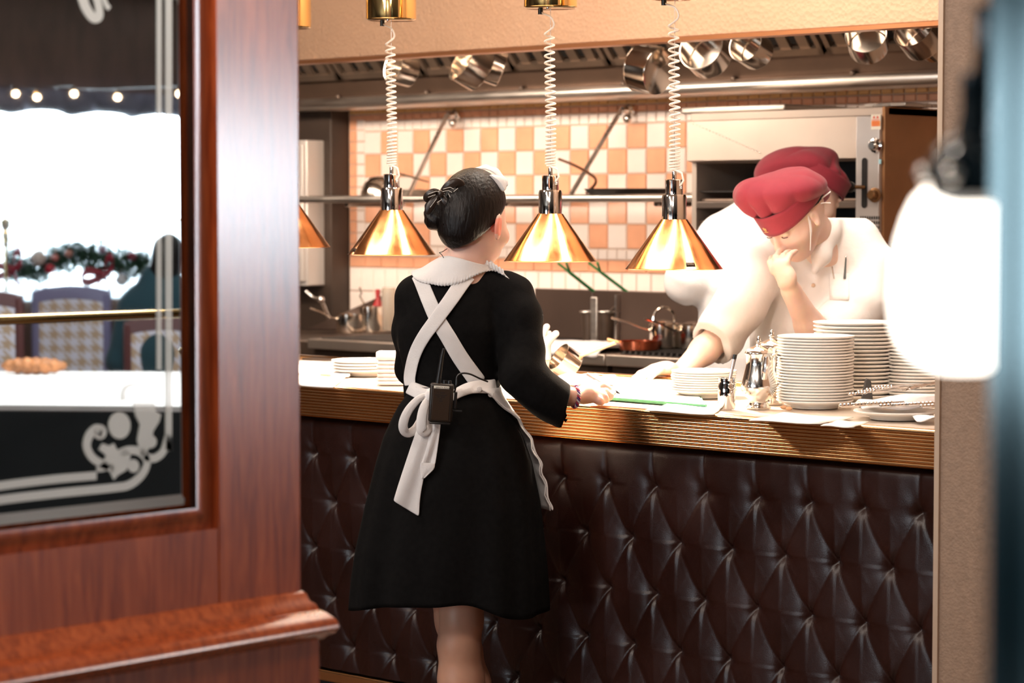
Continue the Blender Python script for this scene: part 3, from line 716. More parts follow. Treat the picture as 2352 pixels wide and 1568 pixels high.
# grill elements and racks in the dark opening
MB().box((gx0 + .02, gY + .05, zf - .10), (cpx - .01, 7.29, zf - .096)).build('rack', M_SOOT, t)
for k in range(4):
    y = gY + .06 + k * .14; MB().tube([(gx0 + .02, y, zf - .13), (cpx - .01, y, zf - .13)], .008, 8).build('element', M_STEELD, t)
zq = WY(1800, 470, gY).z
MB().box((gx0 + .02, gY + .03, zq - .012), (cpx - .01, gY + .055, zq + .012)).build('rack_front', mat('grill_bar', (.25, .20, .17), .35, .8), t, bevel=.003)
MB().box((gx0 + .02, gY + .04, zq - .075), (cpx - .01, gY + .06, zq - .055)).build('rack_front', M_STEELD, t, bevel=.003)
MB().box((gx0, gY + .02, gz0), (cpx - .003, gY + .05, gz0 + .035)).build('lower_rail', M_GRILL, t, bevel=.003)
MB().box((gx0 + .02, gY + .05, gz0), (cpx - .01, 7.29, gz0 + .01)).build('drip_tray', M_STEELD, t)
M_CP = mat('control_enamel', (.66, .63, .62), .35, .5, noise_amt=.05, nscale=6)
MB().box((cpx, gY - .012, gz0), (gx1 - .0125, gY + .06, gz1 - .031)).build('control_panel', M_CP, t, bevel=.003)
pw = gx1 - .0125 - cpx; cw = gx1 - .006 - cpx
def cpt(px, py): return WY(px, py, gY - .013)
a = cpt(1986, 362); c = cpt(1986, 478)
b = MB(); n = 8; poly = [(a.x + .011 * math.cos(PI * k / n), a.z - .011 + .011 * math.sin(PI * k / n)) for k in range(n + 1)] + [(a.x - .011 * math.cos(PI * k / n), c.z + .011 - .011 * math.sin(PI * k / n)) for k in range(n + 1)]
b.add([(x, gY - .0135, z) for x, z in poly], [tuple(range(len(poly)))]); b.build('lever_slot', M_BLACKM, t, smooth=False, solid=.001)
p = cpt(1986, 430); q = WY(1951, 429, gY - .05)
lv = MB().tube([p, q], [.006, .007], 10).build('lever', mat('old_brass', (.30, .16, .07), .4, .8), t); MB().sphere(q, .0195, 14).build('lever_knob', mat('black_bakelite', (.02, .016, .014), .15), lv)
for px, py in ((2012, 334), (2010, 448)):
    p = cpt(px, py); M = axis_M(p, (0, -1, 0)); MB().lathe([(0, 0), (.024, 0), (.024, .004), (.017, .006), (.016, .024), (.012, .028), (0, .028)], 24, M).build('control_knob', M_CHROME if py < 400 else mat('old_brass', (.30, .16, .07), .4, .8), t)
b = MB(); 
for r in range(4):
    for k in range(9):
        p = cpt(1977 + k * 5.2, 500 + r * 11); b.box((p.x - .0022, gY - .0135, p.z - .005), (p.x + .0022, gY - .012, p.z + .005))
b.build('vent_grille', M_BLACKM, t, smooth=False)
p = cpt(2012, 280); b = MB().box((p.x - .019, gY - .0134, p.z - .025), (p.x + .019, gY - .0124, p.z + .025)); wl = b.build('warning_label', mat('sticker_white', (.80, .74, .62), .5), t, smooth=False)
b = MB(); b.box((p.x - .017, gY - .0142, p.z - .014), (p.x + .017, gY - .0135, p.z + .004)); b.build('orange_field', mat('sticker_orange', (.85, .30, .06), .5), wl, smooth=False)
b = MB()
for k, zz in enumerate((.006, .000, -.006, -.012)): b.box((p.x - .015 + .002 * (k % 2), gY - .0148, p.z + zz), (p.x + .014 - .003 * (k % 2), gY - .0143, p.z + zz + .0022))
for s_ in (-.007, .007): b.add([(p.x + s_ - .005, gY - .0146, p.z + .012), (p.x + s_ + .005, gY - .0146, p.z + .012), (p.x + s_, gY - .0146, p.z + .021)], [(0, 1, 2)])
b.build('label_print', mat('sticker_red', (.75, .06, .03), .5), wl, smooth=False)
p = cpt(2021, 371); MB().box((p.x - .005, gY - .0136, p.z - .008), (p.x + .005, gY - .0126, p.z + .008)).build('blue_label', mat('sticker_blue', (.35, .65, .75), .5), t)
# tray on top of the grill
c0 = WY(1592, 240, 6.85); c1 = WY(1830, 236, 6.85)
tag(MB().box((c0.x, 6.78, gz1 + .0005), (c1.x, 7.2, gz1 + .024)).build('baking_tray', M_STEELB, None, bevel=.006), 'shallow steel baking tray lying on top of the salamander grill', 'tray')
c0 = WY(2046, 247, 6.75); c1 = WY(2136, 240, 6.75)
tag(MB().box((gx1 - .10, 6.75, gz1 + .0005), (gx1 + .06, 6.95, gz1 + .012)).build('metal_strip', M_STEEL, None, bevel=.002), 'flat metal plate lying on the corner of the grill beside the column', 'plate')

# ================================================================== STOVES
SZ = 1.012; SY = 6.6
M_STOVE = mat('stove_steel', (.58, .50, .43), .36, .9, noise_amt=.08, nscale=5, rvar=.05)
def stove(x0, x1, label, y0=SY):
    t = thing('stove', label, 'stove', ((x0 + x1) / 2, 7.0, 0), 'stoves along the kitchen wall')
    MB().box((x0, y0, SZ - .046), (x1, 7.392, SZ - .006)).build('top_frame', M_STOVE, t, bevel=.004)
    MB().box((x0 + .03, y0 + .05, SZ - .006), (x1 - .03, 7.3, SZ - .002)).build('hob_plate', M_SOOT, t)
    MB().box((x0 + .01, y0 + .03, .12), (x1 - .01, 7.392, SZ - .0465)).build('oven_body', M_STEELD, t)
    MB().box((x0 + .03, y0 + .012, .30), (x1 - .03, y0 + .0295, SZ - .20)).build('oven_door', M_STOVE, t, bevel=.006)
    MB().tube([(x0 + .08, y0 - .012, SZ - .25), (x1 - .08, y0 - .012, SZ - .25)], .010, 10).build('door_handle', M_CHROME, t)
    for k in range(4):
        x = x0 + (x1 - x0) * (k + .5) / 4; MB().lathe([(0, 0), (.022, 0), (.018, .025), (0, .028)], 16, axis_M((x, y0 + .0295, SZ - .12), (0, -1, 0))).build('knob', M_CHROME, t)
    for sx in (x0 + .04, x1 - .04):
        for sy in (y0 + .08, 7.3): MB().tube([(sx, sy, 0), (sx, sy, .12)], .02, 10).build('foot', M_STEEL, t)
    return t
xs_ = WY(706, 785, SY).x
s1 = stove(xs_, xs_ + 1.30, 'steel stove on the left carrying the saucepans')
xm = xs_ + 1.31; x3 = WY(1390, 800, SY).x
s2 = stove(xm, x3 - .004, 'steel worktop cooker behind the waitress, between the saucepan stove and the copper pan stove')
s3 = stove(x3, x3 + 1.0, 'steel stove with cast grates carrying the copper pan')
for k in range(34):
    x = x3 + .05 + k * .027; MB().box((x, SY + .04, SZ - .002), (x + .010, 7.2, SZ + .008)).build('grate_bar', M_SOOT, s3)
t = thing('splash_guard', 'dark steel splash guard behind the cookers', 'splash guard', (xm, 7.2, SZ))
MB().box((WY(1228, 700, 7.25).x, 7.25, SZ), (x3 + .99, 7.27, WY(1300, 664, 7.25).z)).build('back_sheet', mat('guard_steel', (.10, .065, .050), .4, .6, noise_amt=.15, nscale=3), t, bevel=.003)
gx = WY(1414, 700, 6.95).x; MB().box((gx - .004, 6.95, SZ + .009), (gx + .004, 7.245, WY(1414, 677, 6.95).z)).build('side_sheet', M_STEEL, t)
MB().box((gx + .005, 6.97, SZ + .009), (x3 + .99, 6.975, WY(1500, 672, 6.95).z)).build('front_sheet', mat('guard_steel', (.10, .065, .050), .4, .6), t, bevel=.002)
a = WY(680, 742, 7.1); 
t = thing('splash_guard', 'dark sloping steel guard behind the saucepans on the left stove', 'splash guard', (xs_, 7.3, SZ))
b = MB(); x9 = WY(905, 700, 7.34).x
b.grid([[(xs_ - .5, 7.05, SZ - .002), (x9, 7.30, SZ)], [(xs_ - .5, 7.30, WY(680, 712, 7.3).z), (x9, 7.34, WY(905, 668, 7.3).z)]]); b.build('sheet', mat('guard_steel', (.10, .065, .050), .4, .6), t, solid=.004)
tag(MB().box((xs_ - 1.2, SY + .06, .0), (xs_ - .006, 7.39, SZ - .02)).build('prep_counter', M_STEELD, None, bevel=.004), 'dark steel cupboard left of the saucepan stove', 'cupboard')

# pots on the stoves
def saucepan(px, py, Y, R, H, label, hdir=None, zz=None, lid=False, arch=False, m=None, cat='saucepan', hl=.16):
    c = WY(px, py, Y); z = zz if zz is not None else SZ
    t = thing('saucepan', label, cat, (c.x, Y, z), 'pots on the stoves')
    b = pan_mesh(R, H); b.v = [tuple(Vector(v) + Vector((c.x, Y, z + .0008))) for v in b.v]; b.build('pan_body', m or M_POT, t, ang=50)
    if hdir is not None:
        h = Vector(hdir).normalized(); p = Vector((c.x, Y, z + H * .8)) + h * R
        MB().tube([p, p + h * .03 + UP * .008, p + h * hl * .6 + UP * .03, p + h * hl + UP * .045], [.007, .006, .006, .008], 8, flat=.6).build('handle', M_POT, t)
    if lid: MB().lathe([(R * 1.02, 0), (R * .9, .008), (R * .3, .016), (0, .017)], 32, Matrix.Translation((c.x, Y, z + H * 1.035)), caps=True).build('lid', M_POT, t)
    if arch:
        q = Vector((c.x, Y, z + H)); MB().tube(spline([q + R2 * -R * .75, q + R2 * -R * .6 + UP * .045, q + UP * .065, q + R2 * R * .6 + UP * .045, q + R2 * R * .75], 16), .005, 8).build('arch_handle', M_POT, t)
    return t
saucepan(805, 766, 6.95, .060, .075, 'short steel saucepan at the front of the left stove, handle to the left', -R2 - D2 * .3, hl=.11)
saucepan(852, 766, 7.02, .046, .105, 'tall steel pot right of the short saucepan, handle rising to the left', (-R2 * .6 + UP * .8), hl=.03)
saucepan(1525, 786, 6.85, .055, .085, 'steel pot with arched handle on the right stove', -R2 - D2 * .2, zz=SZ + .008, lid=True, arch=True, hl=.14)
saucepan(1592, 786, 6.9, .058, .082, 'steel pot half hidden by the cook, on the right stove', -R2 - D2 * .35, zz=SZ + .008, lid=True, hl=.13)
M_COPR = mat('red_copper', (.50, .13, .06), .25, .9, noise_amt=.3, nscale=30)
c = WY(1468, 794, 6.72)
t = thing('copper_pan', 'red copper saute pan on the grate beside the steel pot', 'pan', (c.x, 6.72, SZ + .008))
b = pan_mesh(.070, .032); b.v = [tuple(Vector(v) + Vector((c.x, 6.72, SZ + .0085))) for v in b.v]; b.build('pan_body', M_COPR, t)
MB().tube([Vector((c.x, 6.72, SZ + .035)) - R2 * .07, Vector((c.x, 6.72, SZ + .045)) - R2 * .115], [.005, .008], 8).build('handle', M_BRASS, t)
c = WY(893, 760, 7.2)
t = thing('storage_jar', 'clear tall jar standing behind the tall pot on the left stove', 'jar', (c.x, 7.2, SZ))
MB().lathe([(0, 0), (.030, 0), (.031, .01), (.031, .17), (.027, .178), (.027, .183), (.023, .183), (.027, .17), (.027, .006), (0, .006)], 28, Matrix.Translation((c.x, 7.2, SZ)), caps=False).build('glass', mat('jar_glass', (.8, .72, .62), .1, .0, trans=.7, ior=1.3), t)
c = WY(868, 760, 7.22)
t = thing('sauce_bottle', 'dark red bottle between the tall pot and the clear jar', 'bottle', (c.x, 7.22, SZ))
MB().lathe([(0, 0), (.022, 0), (.024, .01), (.024, .10), (.010, .13), (.009, .15), (0, .15)], 20, Matrix.Translation((c.x, 7.22, SZ)), caps=False).build('bottle', M_RED, t)
MB().lathe([(0, 0), (.011, 0), (.010, .022), (0, .024)], 14, Matrix.Translation((c.x, 7.22, SZ + .15)), caps=False).build('cap', M_RED, t)
c = WY(737, 688, 7.1); z_ = WY(737, 688, 7.1)
t = thing('tap', 'steel lever tap sticking out above the left guard', 'tap', (c.x, 7.2, SZ))
MB().tube([(c.x, 7.16, SZ + .02), c], .009, 8).build('stem', M_STEEL, t); MB().sphere(c, .016, 10).build('ball', M_CHROME, t)
MB().tube(spline([c, WY(722, 684, 7.1), WY(702, 668, 7.08)], 8), [.007] * 9, 8).build('lever', M_STEEL, t)
# fryer baskets with green handles
for i, (hx0, hy0, hx1, hy1, bx_, lab) in enumerate(((1281, 604, 1362, 668, 1353, 'fryer basket with green forked handle, left of the pair'), (1352, 603, 1445, 674, 1393, 'fryer basket with green forked handle, right of the pair'))):
    c = WY(bx_, 780, 7.10); t = thing('fryer_basket', lab, 'fryer basket', (c.x, 7.1, SZ), 'fryer baskets with green handles')
    zt = WY(bx_, 716, 7.1).z
    for dx in (0,):
        b = MB().lathe([(.0, 0), (.024, 0), (.032, zt - SZ), (.034, zt - SZ), (.034, zt - SZ - .008), (.030, zt - SZ - .008), (.023, .003), (0, .003)], 20, Matrix.Translation((c.x, 7.10, SZ))); b.build('basket', mat('dark_mesh', (.11, .075, .055), .4, .6), t)
        MB().tube([Vector((c.x + .033 * math.cos(a), 7.10 + .033 * math.sin(a), zt)) for a in [2 * PI * k / 20 for k in range(21)]], .004, 6).build('rim', M_STEEL, t)
    p1 = WY(hx1, hy1, 7.12); p0 = WY(hx0 + 28, hy0 + 22, 7.00)
    MB().tube([Vector((c.x, 7.12, zt)), p1], .005, 6).build('hook_wire', M_STEELD, t)
    MB().tube([p1, p0], .011, 8, flat=.5).build('green_handle', M_GREEN, t)
    for q in ((hx0, hy0), (hx0 + 20, hy0)): MB().tube([p0, WY(q[0], q[1], 6.96)], .005, 6).build('handle_fork', M_GREEN, t)
c = WY(1365, 785, 6.98)
tag(MB().box((c.x - .016, 6.975, SZ - .002), (c.x + .016, 6.985, WY(1365, 682, 6.98).z)).build('steel_upright', M_STEELB, None, bevel=.003), 'flat steel upright standing in front of the fryer baskets', 'upright')
# white towel lying on the middle cooker
def towel(name, rows_px, label, cat, group=None, th=.012, m=None, Yf=None):
    b = MB(); rr = []
    for a, c in rows_px: rr.append([a + (c - a) * (k / 14) + UP * (.004 * math.sin(k * 1.7 + a.x * 9)) for k in range(15)])
    b.grid(rr); return tag(b.build(name, m or M_CLOTHW, None, solid=th, subd=1), label, cat, group)
A = [WY(1262, 800, 6.68), WY(1408, 800, 6.68)]
zt = SZ + .012
rws = []
for k, (y, h) in enumerate(((6.60, -.02), (6.60, .008), (6.68, .016), (6.80, .018), (6.9, .008))):
    rws.append((Vector((A[0].x - .1, y, SZ + h)), Vector((A[1].x, y, SZ + h + (.01 if 1 < k < 4 else 0)))))
towel('white_towel', rws, 'crumpled white towel lying along the middle cooker', 'towel')
# ================================================================== THINGS ON THE PASS
def on_pass(px, py): p = WZ(px, py, CZ); return p
M_PLATEU = M_PLATE
def plate_mesh(R):
    return MB().lathe([(0, .004), (R * .55, .004), (R * .57, 0), (R * .60, 0), (R * .62, .005), (R * .82, .011), (R * .985, .0165), (R, .0185), (R * .99, .0205), (R * .80, .0145), (R * .60, .0085), (R * .55, .0075), (0, .0075)], 64, caps=False)
PM = {}
def plate_proto(R, m):
    if (R, m.name) not in PM:
        o = plate_mesh(R).build('plate', m, None, ang=60); PM[(R, m.name)] = o.data; bpy.data.objects.remove(o)
    return PM[(R, m.name)]
ORD = ['zeroth', 'first', 'second', 'third', 'fourth', 'fifth', 'sixth', 'seventh', 'eighth', 'ninth', 'tenth', 'eleventh', 'twelfth', 'thirteenth']
def ordinal(k, n): return ORD[k] if k <= (n + 1) // 2 else ORD[n + 1 - k]
def stack(x, y, R, n, dz, labs, group, m=None, z=CZ):
    me = plate_proto(R, m or M_PLATE); pr = None
    for k in range(n):
        if pr is None: pr = bpy.data.objects.new('dinner_plate', me); o = pr
        else: o = pr.copy()
        COL.objects.link(o); o.location = (x + random.uniform(-.0012, .0012), y + random.uniform(-.0012, .0012), z + .0006 + k * dz)
        o.rotation_euler = (0, 0, random.uniform(0, 6))
        lab = labs[0] if k == 0 else labs[2] if k == n - 1 else ordinal(k + 1, n) + ' ' + labs[1].replace('UP', 'from the bottom' if k + 1 <= (n + 1) // 2 else 'from the top')
        tag(o, lab, 'plate', group)
def sc(pxl, pxr, py, t):       # centre and radius of a stack seen between two columns
    c = W((pxl + pxr) / 2, py, t); return c, (pxr - pxl) / 2 / F_PX * t
# front tall stack
t_ = (CZ - CAM_Z) / ray(1872, 936).z; c, R = sc(1790, 1962, 936, t_); R = .094
c = W(1872, 936, t_)
ztop = W(1872, 770, t_).z; n1 = 23
stack(c.x, c.y, R, n1, (ztop - CZ - .0205) / (n1 - 1), ('bottom plate of the tall front stack between the coffee pot and the cutlery', 'plate UP in the tall front stack right of the coffee pot', 'top plate of the tall front stack right of the coffee pot'), 'plates in the tall front stack')
t2 = t_ + .20; c = W(1966, 925, t2); R2_ = .108; zt2 = W(1966, 738, t2).z; n2 = 20
stack(c.x, c.y, R2_, n2, (zt2 - CZ - .0205) / (n2 - 1), ('bottom plate of the widest stack, behind the tall front stack', 'plate UP in the widest stack, behind the tall front stack', 'top plate of the widest and tallest stack beside the cook'), 'plates in the wide rear stack')
t3 = t_ + .03; c = W(2106, 905, t3 + .12); zt3 = W(2106, 800, t3 + .12).z; n3 = 15
stack(c.x, c.y, .080, n3, (zt3 - CZ - .0205) / (n3 - 1), ('bottom plate of the small stack next to the column', 'plate UP in the small stack next to the column', 'top plate of the small stack next to the column'), 'plates in the stack by the column')
t4 = 5.93; c = W(1618, 905, t4 + .05); zt4 = W(1618, 850, t4 + .05).z; n4 = 9
c = WZ(1616, 912, CZ); t4 = c.dot(D2); zt4 = W(1616, 850, t4).z
stack(c.x, c.y, .084, n4, (zt4 - CZ - .0205) / (n4 - 1), ('bottom plate of the low stack left of the steel pen cup', 'plate UP in the low stack left of the steel pen cup', 'top plate of the low stack left of the steel pen cup'), 'plates in the low stack')
c = WZ(838, 862, CZ)
stack(c.x, c.y, .098, 4, .0085, ('bottom plate of the flat stack by the napkins, dark underneath', 'plate UP in the flat stack beside the folded napkins', 'top plate of the flat stack beside the folded napkins'), 'plates beside the folded napkins')
# plate with cutlery wrapped in a napkin
cp = WZ(2058, 962, CZ); me = plate_proto(.098, M_PLATE)
o = bpy.data.objects.new('dinner_plate', me); COL.objects.link(o); o.location = (cp.x, cp.y, CZ + .0006); tag(o, 'single plate at the counter edge carrying the forks and knives', 'plate')
zc = CZ + .021
b = MB(); rr = []
for i in range(13):
    f = i / 12; row_ = []
    for k in range(15):
        g = k / 14; p = cp + R2 * (-.085 + .19 * g) + D2 * (-.035 + .13 * f)
        h = .010 + .026 * math.sin(PI * min(1, f * .9 + .1)) * (.3 + .7 * g) + .004 * math.sin(g * 9 + f * 5)
        row_.append((p.x, p.y, zc + h - .008 * (f < .1)))
    rr.append(row_)
b.grid(rr); tag(b.build('cloth_napkin', M_CLOTHW, None, solid=.006, subd=1), 'crumpled cream napkin under the forks on the plate at the counter edge', 'napkin')
def fork(M, name='table_fork'):
    b = MB(); b.tube([M @ Vector(p) for p in ((0, 0, 0), (.02, 0, .001), (.06, 0, .003), (.10, 0, .002), (.125, 0, .001))], [.0042, .0036, .0028, .0022, .0028], 8, flat=.5)
    b.grid([[M @ Vector((.122, -.003, .001)), M @ Vector((.122, .003, .001))], [M @ Vector((.132, -.010, .000)), M @ Vector((.132, .010, .000))], [M @ Vector((.148, -.0105, .004)), M @ Vector((.148, .0105, .004))]])
    for k in range(4):
        y = -.0092 + k * .0061; b.tube([M @ Vector(p) for p in ((.146, y, .0035), (.165, y, .008), (.185, y, .007))], [.0019, .0016, .0009], 6)
    for k in range(6): b.sphere(M @ Vector((-.001 + k * .0075, 0, .0022)), (.0042, .0042, .003), 5)
    return b
def knife(M):
    b = MB(); b.tube([M @ Vector(p) for p in ((0, 0, 0), (.03, 0, 0), (.085, 0, 0))], [.0055, .0048, .0040], 8, flat=.7)
    b.grid([[M @ Vector((.083, -.005, 0)), M @ Vector((.083, .003, 0))], [M @ Vector((.14, -.009, .001)), M @ Vector((.14, .004, .001))], [M @ Vector((.185, -.007, .001)), M @ Vector((.185, .003, .001))], [M @ Vector((.20, 0, .001)), M @ Vector((.20, .002, .001))]])
    for k in range(7): b.sphere(M @ Vector((-.001 + k * .009, 0, .0025)), (.0052, .0052, .0035), 5)
    return b
cut_specs = []
for k in range(4): cut_specs.append(('f', -.115 + .022 * k, -.070 + .018 * k, .040 + .004 * k, .30 - .07 * k, ('table fork lying uppermost with tines towards the column', 'table fork lying second on the napkin plate', 'table fork lying third on the napkin plate', 'table fork lying lowest on the napkin plate')[3 - k]))
for k in range(7): cut_specs.append(('k', -.135 + .030 * k, -.062 - .004 * k, .014 + .002 * (k % 3), .12 + .02 * (k % 4), None))
for i, (kind, rx_, dx_, hz, an, lab) in enumerate(cut_specs):
    p = cp + R2 * rx_ + D2 * dx_; p.z = zc + hz
    d_ = (R2 * math.cos(an) + D2 * math.sin(an) + UP * .05).normalized(); M = Matrix((d_, UP.cross(d_).normalized(), d_.cross(UP.cross(d_).normalized()))).transposed().to_4x4(); M.translation = p
    if kind == 'f': o = fork(M).build('table_fork', M_CHROME, None); tag(o, lab, 'fork', 'forks on the napkin plate')
    else: o = knife(M).build('table_knife', M_CHROME, None); tag(o, ('leftmost', 'second from left', 'third from left', 'middle', 'third from right', 'second from right', 'rightmost')[i - 4] + ' beaded silver knife on the napkin plate', 'knife', 'beaded knives on the napkin plate')
# napkins heaped behind
for (px, py, sx_, h_, lab) in ((2085, 925, .085, .055, 'crumpled white napkin heaped behind the forks'), (2040, 912, .05, .075, 'rounded cream napkin roll standing behind the black wedge')):
    p = WZ(px, py, CZ); p = p + D2 * .09; b = MB(); rr = []
    for i in range(13):
        f = i / 12 * 2 - 1; rr.append([(lambda q, hh: (q.x, q.y, CZ + .006 + hh))(p + R2 * sx_ * g + D2 * .05 * f, h_ * max(0, 1 - g * g) ** .5 * max(0, 1 - f * f) ** .6 + .004 * math.sin(g * 7 + f * 4)) for g in [k / 7 - 1 for k in range(15)]])
    b.grid(rr); tag(b.build('cloth_napkin', M_CLOTHW, None, solid=.004, subd=1), lab, 'napkin')
p = WZ(2135, 975, CZ); b = MB(); b.grid([[(p + R2 * x + D2 * y + UP * (.012 + .01 * math.sin(x * 60 + y * 40)))[:] for x in (-.03, -.01, .01, .03)] for y in (0, .05, .1, .14)])
tag(b.build('cloth_napkin', M_CLOTHW, None, solid=.005, subd=1), 'small folded napkin end pressed against the column at the counter edge', 'napkin')
# black wedge
a = WZ(1975, 944, CZ + .0005) + D2 * .02; b = MB()
pr = [(0, 0), (.034, 0), (.026, .072), (.018, .078), (.014, .075)]
M = Matrix((R2, UP, -D2)).transposed().to_4x4(); M.translation = a; b.prism(pr, .022, M)
tag(b.build('menu_holder', mat('grey_slate', (.05, .045, .042), .5), None, bevel=.001), 'black wedge shaped sign stand between the plate stacks and the forks', 'stand')
# coffee pots
def coffee_pot(px, py, s, label, dd=0):
    p = WZ(px, py, CZ) + D2 * dd; t = thing('coffee_pot', label, 'pot', (p.x, p.y, CZ), 'silver coffee pots')
    M = Matrix.Translation((p.x, p.y, CZ + .0006)) @ Matrix.Scale(s, 4)
    MB().lathe([(0, 0), (.030, 0), (.031, .003), (.026, .006), (.022, .014), (.023, .020), (.034, .030), (.042, .044), (.043, .058), (.037, .080), (.031, .105), (.031, .128), (.034, .132), (.034, .134), (.030, .134)], 44, M, caps=False).build('body', M_SILVER, t, ang=60)
    MB().lathe([(.034, .1345), (.033, .138), (.024, .146), (.012, .151), (.006, .154), (.004, .158), (.007, .161), (.004, .166), (.005, .169), (.002, .174), (0, .176)], 32, M, caps=False).build('lid', M_SILVER, t, ang=60)
    pt = [p + UP * (CZ - p.z) + q for q in (R2 * .030 * s + D2 * .01 * s + UP * .125 * s, R2 * .05 * s + UP * .130 * s + D2 * .02, R2 * .060 * s + UP * .10 * s + D2 * .03, R2 * .052 * s + UP * .065 * s + D2 * .02, R2 * .038 * s + UP * .05 * s + D2 * .01)]
    MB().tube(spline(pt, 16), .0042 * s, 8).build('handle', M_SILVER, t)
    pt = [p + UP * (CZ - p.z) + q for q in (-D2 * .036 * s + UP * .075 * s + R2 * .01 * s, -D2 * .043 * s + UP * .100 * s + R2 * .012 * s, -D2 * .042 * s + UP * .128 * s + R2 * .014 * s)]
    MB().tube(spline(pt, 8), [.007 * s] * 4 + [.006 * s] * 3 + [.005 * s] * 2, 8).build('spout', M_SILVER, t)
coffee_pot(1742, 938, 1.0, 'silver coffee pot standing in front, right of the steel pen cup')
coffee_pot(1782, 935, 1.05, 'silver coffee pot behind, mostly hidden by the tall plate stack', .10)
# steel cup with pens
p = WZ(1669, 940, CZ); t = thing('pen_cup', 'small polished steel cup holding pens at the counter edge', 'cup', (p.x, p.y, CZ))
MB().lathe([(0, 0), (.019, 0), (.0215, .003), (.0215, .055), (.0195, .062), (.0200, .074), (.0205, .076), (.0185, .076), (.0180, .062), (.0195, .055), (.0195, .006), (0, .005)], 36, Matrix.Translation((p.x, p.y, CZ + .0006)), caps=False).build('cup', M_CHROME, t, ang=50)
MB().tube([Vector((p.x, p.y, CZ + .058)) + R2 * (.009 + .007 * math.cos(a)) - D2 * .021 + UP * .007 * math.sin(a) for a in [2 * PI * k / 16 for k in range(17)]], .0016, 6).build('ring', M_CHROME, t)
for k, (dx, dy, col, lab) in enumerate(((.020, .0, M_CHROME, 'metal pen leaning right in the steel cup, uppermost'), (.023, .008, M_BLACK, 'dark pen leaning right behind the metal pen in the steel cup'))):
    a = p + UP * (CZ + .012 - p.z) - R2 * .006 * 1 + D2 * (dy - .004); e = a + R2 * (dx + .004) + UP * .118
    t = thing('pen', lab, 'pen', a, 'pens in the steel cup'); MB().tube([a, a.lerp(e, .9), e], [.0038, .0038, .0034], 10).build('barrel', mat('clear_barrel', (.75, .68, .66), .2, .5) if k == 0 else M_BLACK, t)
    MB().tube([a.lerp(e, .93), e + (e - a).normalized() * .003], .0042, 10).build('cap', M_BLACK, t)
# papers, order pad, board
def sheet(pts, name, label, cat, m, th=.0015, z=CZ, group=None):
    q = [WZ(x, y, z) for x, y in pts]; b = MB(); n = 6; rr = []
    for i in range(n + 1):
        a = q[0].lerp(q[3], i / n); c = q[1].lerp(q[2], i / n); rr.append([a.lerp(c, k / n) + UP * (th / 2 + .0006 + .0012 * (1 + math.sin(i * 1.3 + k * 1.1))) for k in range(n + 1)])
    b.grid(rr); return tag(b.build(name, m, None, solid=th), label, cat, group)
t = thing('clipboard', 'green edged order board lying on the counter beside the waitress hand', 'clipboard', WZ(1500, 915, CZ))
q = [WZ(1380, 918, CZ), WZ(1622, 937, CZ), WZ(1590, 880, CZ), WZ(1400, 868, CZ)]
b = MB(); b.add([v + UP * .0006 for v in q] + [v + UP * .0052 for v in q], [(3, 2, 1, 0), (4, 5, 6, 7), (0, 1, 5, 4), (1, 2, 6, 5), (2, 3, 7, 6), (3, 0, 4, 7)]); b.build('board', M_GREENC, t, smooth=False)
b = MB(); c_ = sum(q, Vector()) / 4; q2 = [c_ + (v - c_) * .955 for v in q]; b.add([v + UP * .0054 for v in q2] + [v + UP * .0070 for v in q2], [(3, 2, 1, 0), (4, 5, 6, 7), (0, 1, 5, 4), (1, 2, 6, 5), (2, 3, 7, 6), (3, 0, 4, 7)]); b.build('paper_sheet', M_PAPER, t, smooth=False)
MB().tube([q[0] + UP * .006, q[1] + UP * .006], .0036, 8).build('spine', M_GREENC, t)
sheet([(1480, 945), (1640, 955), (1660, 935), (1540, 928)], 'paper_slip', 'white paper slip under the corner of the green board', 'paper', M_PAPER)
sheet([(1720, 968), (1885, 976), (1960, 962), (1800, 950)], 'receipt', 'printed paper receipt between the coffee pot and the cutlery plate', 'receipt', M_PAPER)
b = MB()
for k in range(9):
    a = WZ(1755 + k * 17 + (k % 3) * 6, 960 + (k % 4) * 2.5, CZ + .006); b.add([a, a + R2 * (.008 + .004 * (k % 2)), a + R2 * (.008 + .004 * (k % 2)) + D2 * .003, a + D2 * .003], [(0, 1, 2, 3)])
b.build('receipt_print', mat('grey_ink', (.35, .25, .22), .8), bpy.data.objects['receipt'], smooth=False)
sheet([(1885, 980), (1960, 984), (1995, 972), (1925, 968)], 'paper_slip', 'folded paper slip in front of the cutlery plate', 'paper', M_PAPER)
for k, (px, py) in enumerate(((1800, 940), (1812, 943))):
    p = WZ(px, py, CZ); b = MB().sphere(p + UP * .005, (.009, .006, .005), 6); tag(b.build('crumb', mat('crust', (.65, .35, .18), .8), None), ('larger' if k == 0 else 'smaller') + ' of the two crusts at the foot of the front stack', 'bread crust', 'bread crusts')
sheet([(600, 880), (765, 893), (800, 862), (640, 852)], 'table_mat', 'white cloth lying at the left end of the counter edge', 'cloth', M_CLOTHW, .003)
sheet([(600, 862), (800, 868), (860, 838), (640, 832)], 'table_mat', 'broad white cloth lying behind the knife at the left end', 'cloth', M_CLOTHW, .008)
# serving knife on the cloth
a = WZ(700, 858, CZ + .012); e = WZ(762, 861, CZ + .012); t = thing('cook_knife', 'short knife with pale handle lying on the white cloth at the left end', 'knife', a)
M = Matrix(((e - a).normalized(), UP.cross((e - a).normalized()), UP)).transposed().to_4x4(); M.translation = a
MB().prism([(0, 0), (.045, -.010), (.048, .008), (.02, .006)], .0015, M).build('blade', M_STEEL, t, smooth=False)
MB().tube([a.lerp(e, .62), a.lerp(e, .8), e], [.006, .007, .006], 8, flat=.7).build('handle', mat('pale_wood', (.62, .42, .26), .6), t)
